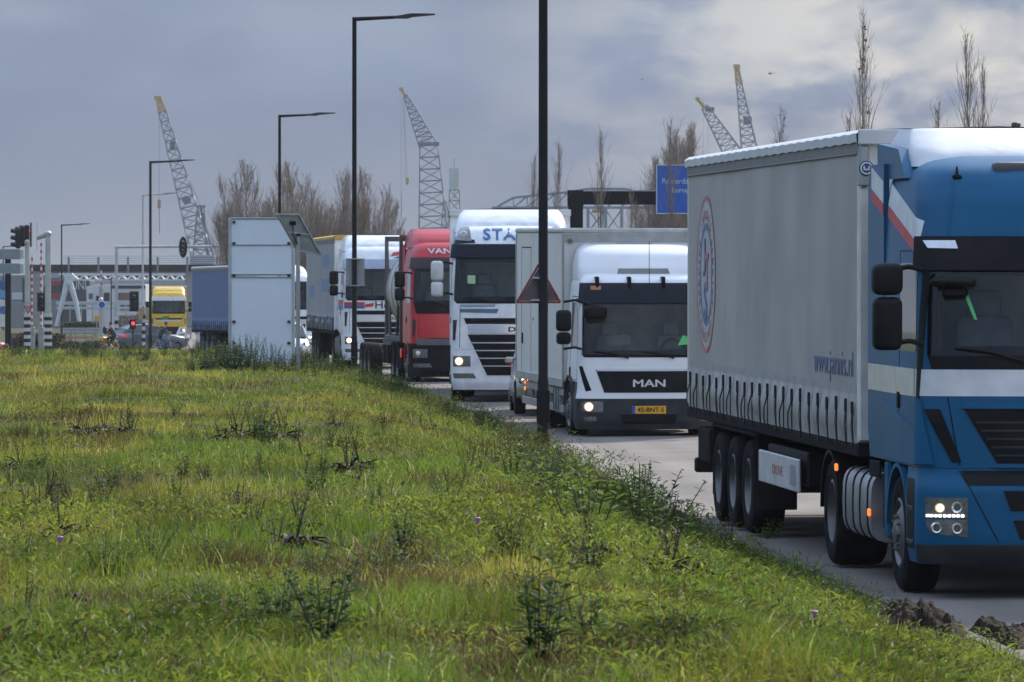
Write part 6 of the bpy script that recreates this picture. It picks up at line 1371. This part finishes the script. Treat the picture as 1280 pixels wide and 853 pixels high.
text_mb('UNI', lambda x, y, d: (q(90, 0).x+x, -.006-d, q(0, 362.3).z+y), 17.5*640/F, 11*640/F, align='L', spacing=1.0).build('lettering', wwhite, t)
block('container_office', 'white container office with a dark band behind the yellow truck', 'building', 116, 182, 356, 420, 600, wwhite, 6, [('dark_band', winm, (140, 182, 356.8, 361)), ('window', winm, (120, 126, 370, 376)), ('brown_panel', brownw, (146, 166, 366, 375)), ('window', winm, (150, 164, 379, 388)), ('window', winm, (124, 137, 366, 378))])
block('cabin', 'small white cabin right of the dark hall', 'building', 108, 123, 358, 400, 620, wwhite, 4, [('window', M('window_green', (.06, .12, .11), .3), (111, 121, 367, 374))])
block('office_block', 'white office block with blue windows between the yellow truck and the blue trailer', 'building', 206, 262, 336, 420, 690, wwhite, 12, [('window', winm, (210+i*8, 215+i*8, 349, 352)) for i in range(6)]+[('window', winm, (210+i*8, 215+i*8, 357, 360)) for i in range(6)])
block('dark_depot', 'dark depot behind the pale board and the striped truck', 'building', 366, 400, 322, 430, 640, wdark, 10, [('window', winm, (372, 380, 340, 350)), ('sign_strip', wwhite, (378, 393, 332, 336))])
# low white conveyor truss
Zc = 590; t = thing('conveyor_truss', 'long low white lattice conveyor running under the viaduct', 'conveyor', W(166, 392, Zc)); q = lambda px, py, dy=0: W(px, py, Zc)-t.location+Vector((0, dy, 0)); mb = MB()
for dy in (0, 2): mb.tube([q(86, 344, dy), q(240, 344, dy)], .08, 4); mb.tube([q(86, 350, dy), q(240, 350, dy)], .09, 4); [mb.tube([q(86+i*6, 344 if i % 2 else 350, dy), q(92+i*6, 350 if i % 2 else 344, dy)], .05, 3) for i in range(25)]
mb.build('truss', decal_white, t); mb = MB()
for px in (128, 232): mb.tube([q(px, 350), q(px, 400)], .15, 6)
mb.each('support', grey_metal, t)
# A-frame
Zc = 480; k = Zc/F; t = thing('portal_frame', 'white tapering A shaped portal frame in front of the dark hall', 'portal', W(88, 408, Zc)); q = lambda px, py, dy=0: W(px, py, Zc)-t.location+Vector((0, dy, 0)); mb = MB(); wf = M('frame_white', (.60, .65, .68), .5, grime=.15)
mb.tube([q(70, 408), q(78, 378), q(84, 352)], .14, 8, .27); mb.tube([q(100, 408), q(95, 378), q(87, 352)], .16, 8, .27); mb.each('leg', wf, t); mb = MB(); mb.prism([(q(79, 0).x, q(0, 341.5).z), (q(90, 0).x, q(0, 341.5).z), (q(95, 0).x, q(0, 347).z), (q(88.5, 0).x, q(0, 356).z), (q(82.5, 0).x, q(0, 356).z)], -.3, .3, 'y'); mb.build('head', wf, t)
# guard rails, hedge, fence, boxes
def rail(name, label, px0, px1, py0, py1, Z, mt, post=12, cat='guard rail'):
    k = Z/F; t = thing(name, label, cat, W((px0+px1)/2, py1, Z)); q = lambda px, py: W(px, py, Z)-t.location; a, c = q(px0, py1), q(px1, py0); mb = MB(); h = c.z-a.z
    mb.box(a.x, c.x, -.03, .03, a.z+h*.55, c.z, .02); mb.box(a.x, c.x, -.03, .03, a.z, a.z+h*.35, .02); mb.each('beam', mt, t); mb = MB(); x = a.x+.2
    while x < c.x: mb.box(x, x+.12, .032, .14, -1.6, c.z, .02); x += post*k
    mb.each('post', grey_metal, t)
rail('guard_rail', 'grey steel guard rail in front of the hedge', 78, 240, 410, 417.5, 430, M('rail_steel', (.33, .36, .38), .5, metal=.3), 12)
rail('guard_rail', 'pale upper guard rail along the raised road behind the hedge', 70, 240, 377, 387, 530, M('rail_pale', (.42, .46, .48), .5, metal=.2), 14)
rail('barrier_plank', 'low red striped barrier plank under the guard rail', 83, 116, 420.5, 423.5, 400, M('plank_red', (.42, .16, .14), .6), 30, 'barrier')
hedge_m = M('hedge_leaf', (.040, .062, .026), .8, var=.4, scale=4); scrub_m = M('scrub_brown', (.105, .075, .052), .9, var=.4, scale=4); scrub_g = M('scrub_olive', (.085, .095, .038), .9, var=.4, scale=4)
def bushrow(name, label, px0, px1, py0, py1, Z, mt, n, seed, cat='hedge', depth=2.0):
    rd = random.Random(seed); k = Z/F; t = thing(name, label, cat, W((px0+px1)/2, 0, Z)*1.0); p = W((px0+px1)/2, py1, Z); t.location = (p.x, Z, p.z); Wd = (px1-px0)*k; h = (py1-py0)*k
    lf = MB(); st = MB()
    for i in range(n):
        x = rd.uniform(-.5, .5)*Wd; hm = h*(.72+.38*float(vnoise(x*1.3, seed, 1, seed))); z = hm*rd.random()**.7; y = rd.uniform(-.5, .5)*depth
        a = rd.random()*6.28; leaf(lf, (x, y, z), (math.cos(a), math.sin(a), rd.uniform(-.4, .8)), rd.uniform(.10, .22), .12, .3)
    for i in range(max(int(Wd*2), 3)):
        x = rd.uniform(-.5, .5)*Wd; st.tube([(x, 0, -1.2), (x+rd.uniform(-.2, .2), rd.uniform(-.3, .3), h*.8)], .03, 4, .01)
    lf.build('leaves', mt, t, smooth=False); st.build('stem', stem_brown, t)
bushrow('hedge', 'dark green clipped hedge behind the guard rail', 79, 126, 402, 412, 450, hedge_m, 2600, 1)
bushrow('brown_scrub', 'brown leafless scrub between the direction boards and the lamp', 16, 78, 416, 442, 330, scrub_m, 3600, 2, 'scrub', 3)
bushrow('olive_scrub', 'olive green scrub at the foot of the junction lamp', 74, 128, 425, 442, 325, scrub_g, 2400, 3, 'scrub', 3)
bushrow('reddish_scrub', 'reddish brown scrub left of the yellow truck', 146, 184, 392, 414, 470, scrub_m, 1800, 4, 'scrub', 3)
Z = 340; k = Z/F; t = thing('wooden_fence', 'low brown wooden fence at left behind the signal post', 'fence', W(38, 440, Z)); q = lambda px, py: W(px, py, Z)-t.location; mb = MB()
for i in range(26): px = 4+i*2.9; a, c = q(px, 440), q(px+2.3, 417+r_.random()); mb.box(a.x, c.x, 1.9, 1.94, a.z-.5, c.z, .01)
mb.build('boards', M('fence_brown', (.13, .095, .075), .8, var=.3), t); mb = MB()
for px in (18, 33, 45, 55): a, c = q(px, 440), q(px+1.2, 416); mb.box(a.x, c.x, 1.75, 1.88, a.z-.5, c.z, .01)
mb.build('post', grey_metal, t)
t = thing('yellow_box', 'small orange yellow box sign behind the cyclist', 'box sign', W(121, 402, 440)); k = 440/F; mb = MB(); mb.box(-3*k, 4*k, -.1, .1, 0, 7*k, .04); mb.build('box', M('orange_yellow', (.70, .30, .02), .5), t); mb = MB(); mb.tube([(0, .05, -2), (0, .05, .05)], .05, 6); mb.build('post', grey_metal, t)
# ================================================================== cyclists
def person(label, loc, rz, pts, edges, rad, mats_, pieces):
    """one continuous body grown from a skeleton; hair and clothing are children"""
    me = bpy.data.meshes.new('person'); me.from_pydata(pts, edges, []); o = bpy.data.objects.new('person', me); C.objects.link(o)
    sk = o.modifiers.new('s', 'SKIN'); o.modifiers.new('u', 'SUBSURF').levels = 1
    for i, r in enumerate(rad): me.skin_vertices[0].data[i].radius = (r, r)
    me.skin_vertices[0].data[0].use_root = True
    bpy.context.view_layer.update(); m2 = bpy.data.meshes.new_from_object(o.evaluated_get(bpy.context.evaluated_depsgraph_get())); bpy.data.objects.remove(o)
    m2.materials.clear(); [m2.materials.append(m) for m in mats_]
    m2.polygons.foreach_set('use_smooth', [True]*len(m2.polygons))
    for p_ in m2.polygons:
        z = p_.center.z; y = p_.center; p_.material_index = pieces(p_.center)
    b = bpy.data.objects.new('person', m2); C.objects.link(b); b.location = loc; b.rotation_euler = (0, 0, rz); tag(b, label, 'person'); return b
skin_m = M('skin', (.45, .27, .2), .6); dark_c = M('dark_jacket', (.018, .022, .035), .8); jean = M('blue_trousers', (.05, .09, .17), .8); navyc = M('navy_jacket', (.035, .04, .06), .8)
def rider(label, loc, rz, jacket, trousers, hair, bend):
    # facing -y, seated: pelvis 0, chest, neck, head
    pts = [(0, .18, .98), (0, .10, 1.15), (0, -.02-bend*.5, 1.42-bend*.1), (0, -.05-bend*.6, 1.53-bend*.12), (0, -.08-bend*.75, 1.68-bend*.15),
           (.17, 0-bend*.5, 1.40-bend*.1), (.20, -.18-bend*.5, 1.18), (.20, -.42-bend*.3, 1.10), (-.17, 0-bend*.5, 1.40-bend*.1), (-.20, -.18-bend*.5, 1.18), (-.20, -.42-bend*.3, 1.10),
           (.10, .14, .95), (.12, -.25, .88), (.11, -.12, .42), (.11, -.26, .38), (-.10, .14, .95), (-.12, -.22, .70), (-.11, .0, .25), (-.11, -.14, .20), (0, -.09-bend*.8, 1.79-bend*.16)]
    ed = [(0, 1), (1, 2), (2, 3), (3, 4), (2, 5), (5, 6), (6, 7), (2, 8), (8, 9), (9, 10), (0, 11), (11, 12), (12, 13), (13, 14), (0, 15), (15, 16), (16, 17), (17, 18), (4, 19)]
    rad = [.15, .16, .17, .075, .11, .075, .055, .04, .075, .055, .04, .10, .085, .055, .04, .10, .085, .055, .04, .085]
    zn = pts[3][2]+.02
    b = person(label, loc, rz, pts, ed, rad, [trousers, jacket, skin_m], lambda c: 2 if c.z > zn else (1 if c.z > 1.0 or (c.y < -.3 and c.z > 1.0) else 0))
    h = Vector(pts[4]); mb = MB(); mb.lathe([(.085, .0), (.105, .06), (.098, .12), (.06, .165), (0, .18)], (h.x, h.y+.025, h.z+.02), 'z', 14); mb.build('hair', hair, b); return b
def bicycle(label, loc, rz, fm, extra=None):
    t = thing('bicycle', label, 'bicycle', loc, (0, 0, rz)); 
    for y in (-.55, .55):
        mb = MB(); mb.lathe([(.33+.017*math.cos(a), .017*math.sin(a)) for a in np.linspace(0, 2*math.pi, 9)], (0, y, .35), 'x', 28); wh = mb.build('wheel', rubber, t); mb = MB()
        for i in range(12): a = i*math.pi/6; mb.tube([(0, y, .35), (0, y+.32*math.cos(a), .35+.32*math.sin(a))], .003, 3)
        mb.build('spokes', grey_metal, wh)
    mb = MB(); A, B, Cq, D, E = (0, .55, .35), (0, .10, .30), (0, .22, .85), (0, -.40, .88), (0, -.55, .35)
    for a, b in ((A, B), (B, Cq), (Cq, A), (B, D), (Cq, D), (D, E)): mb.tube([a, b], .02, 6)
    mb.tube([D, (0, -.36, 1.05)], .018, 6); mb.build('frame', fm, t); mb = MB(); mb.tube([(-.26, -.30, 1.08), (0, -.38, 1.06), (.26, -.30, 1.08)], .016, 6); mb.build('handlebar', blackw, t); mb = MB(); mb.box(-.08, .08, .12, .38, .90, .96, .03); mb.build('saddle', blackw, t)
    if extra: mb = MB(); mb.box(-.25, .25, -.85, -.45, .55, .95, .04); mb.build('crate', extra, t)
    return t
Z = 330; oy = M('bike_orange', (.75, .36, .03), .5)
p = W(140, 441.5, Z); bicycle('orange yellow bicycle with a crate under the dark dressed rider', p, R(-125), oy, oy); rider('person in dark clothing riding the orange bicycle at the junction', p, R(-125), dark_c, dark_c, M('hair_brown', (.08, .05, .03), .8), .05)
p = W(203, 441.5, 326); bicycle('pale green bicycle in front of the grey car', p, R(78), M('bike_pale', (.35, .45, .42), .5)); rider('person in navy jacket and blue trousers bending over the pale green bicycle', p, R(78), navyc, jean, M('hair_dark', (.03, .025, .02), .8), .22)
# ================================================================== damp harbour air
hz = MB(); hz.box(-420, 420, -60, 1500, -3.5, 140); hm = bpy.data.materials.new('haze'); hm.use_nodes = True; ht = hm.node_tree; ht.nodes.clear()
ho = ht.nodes.new('ShaderNodeOutputMaterial'); pv = ht.nodes.new('ShaderNodeVolumePrincipled'); pv.inputs['Color'].default_value = (.86, .90, .96, 1); pv.inputs['Density'].default_value = 0.00009; pv.inputs['Anisotropy'].default_value = 0.0
ht.links.new(pv.outputs[0], ho.inputs['Volume']); o = hz.build('haze', hm, smooth=False); o['kind'] = 'stuff'; o['label'] = 'thin damp haze over the harbour'
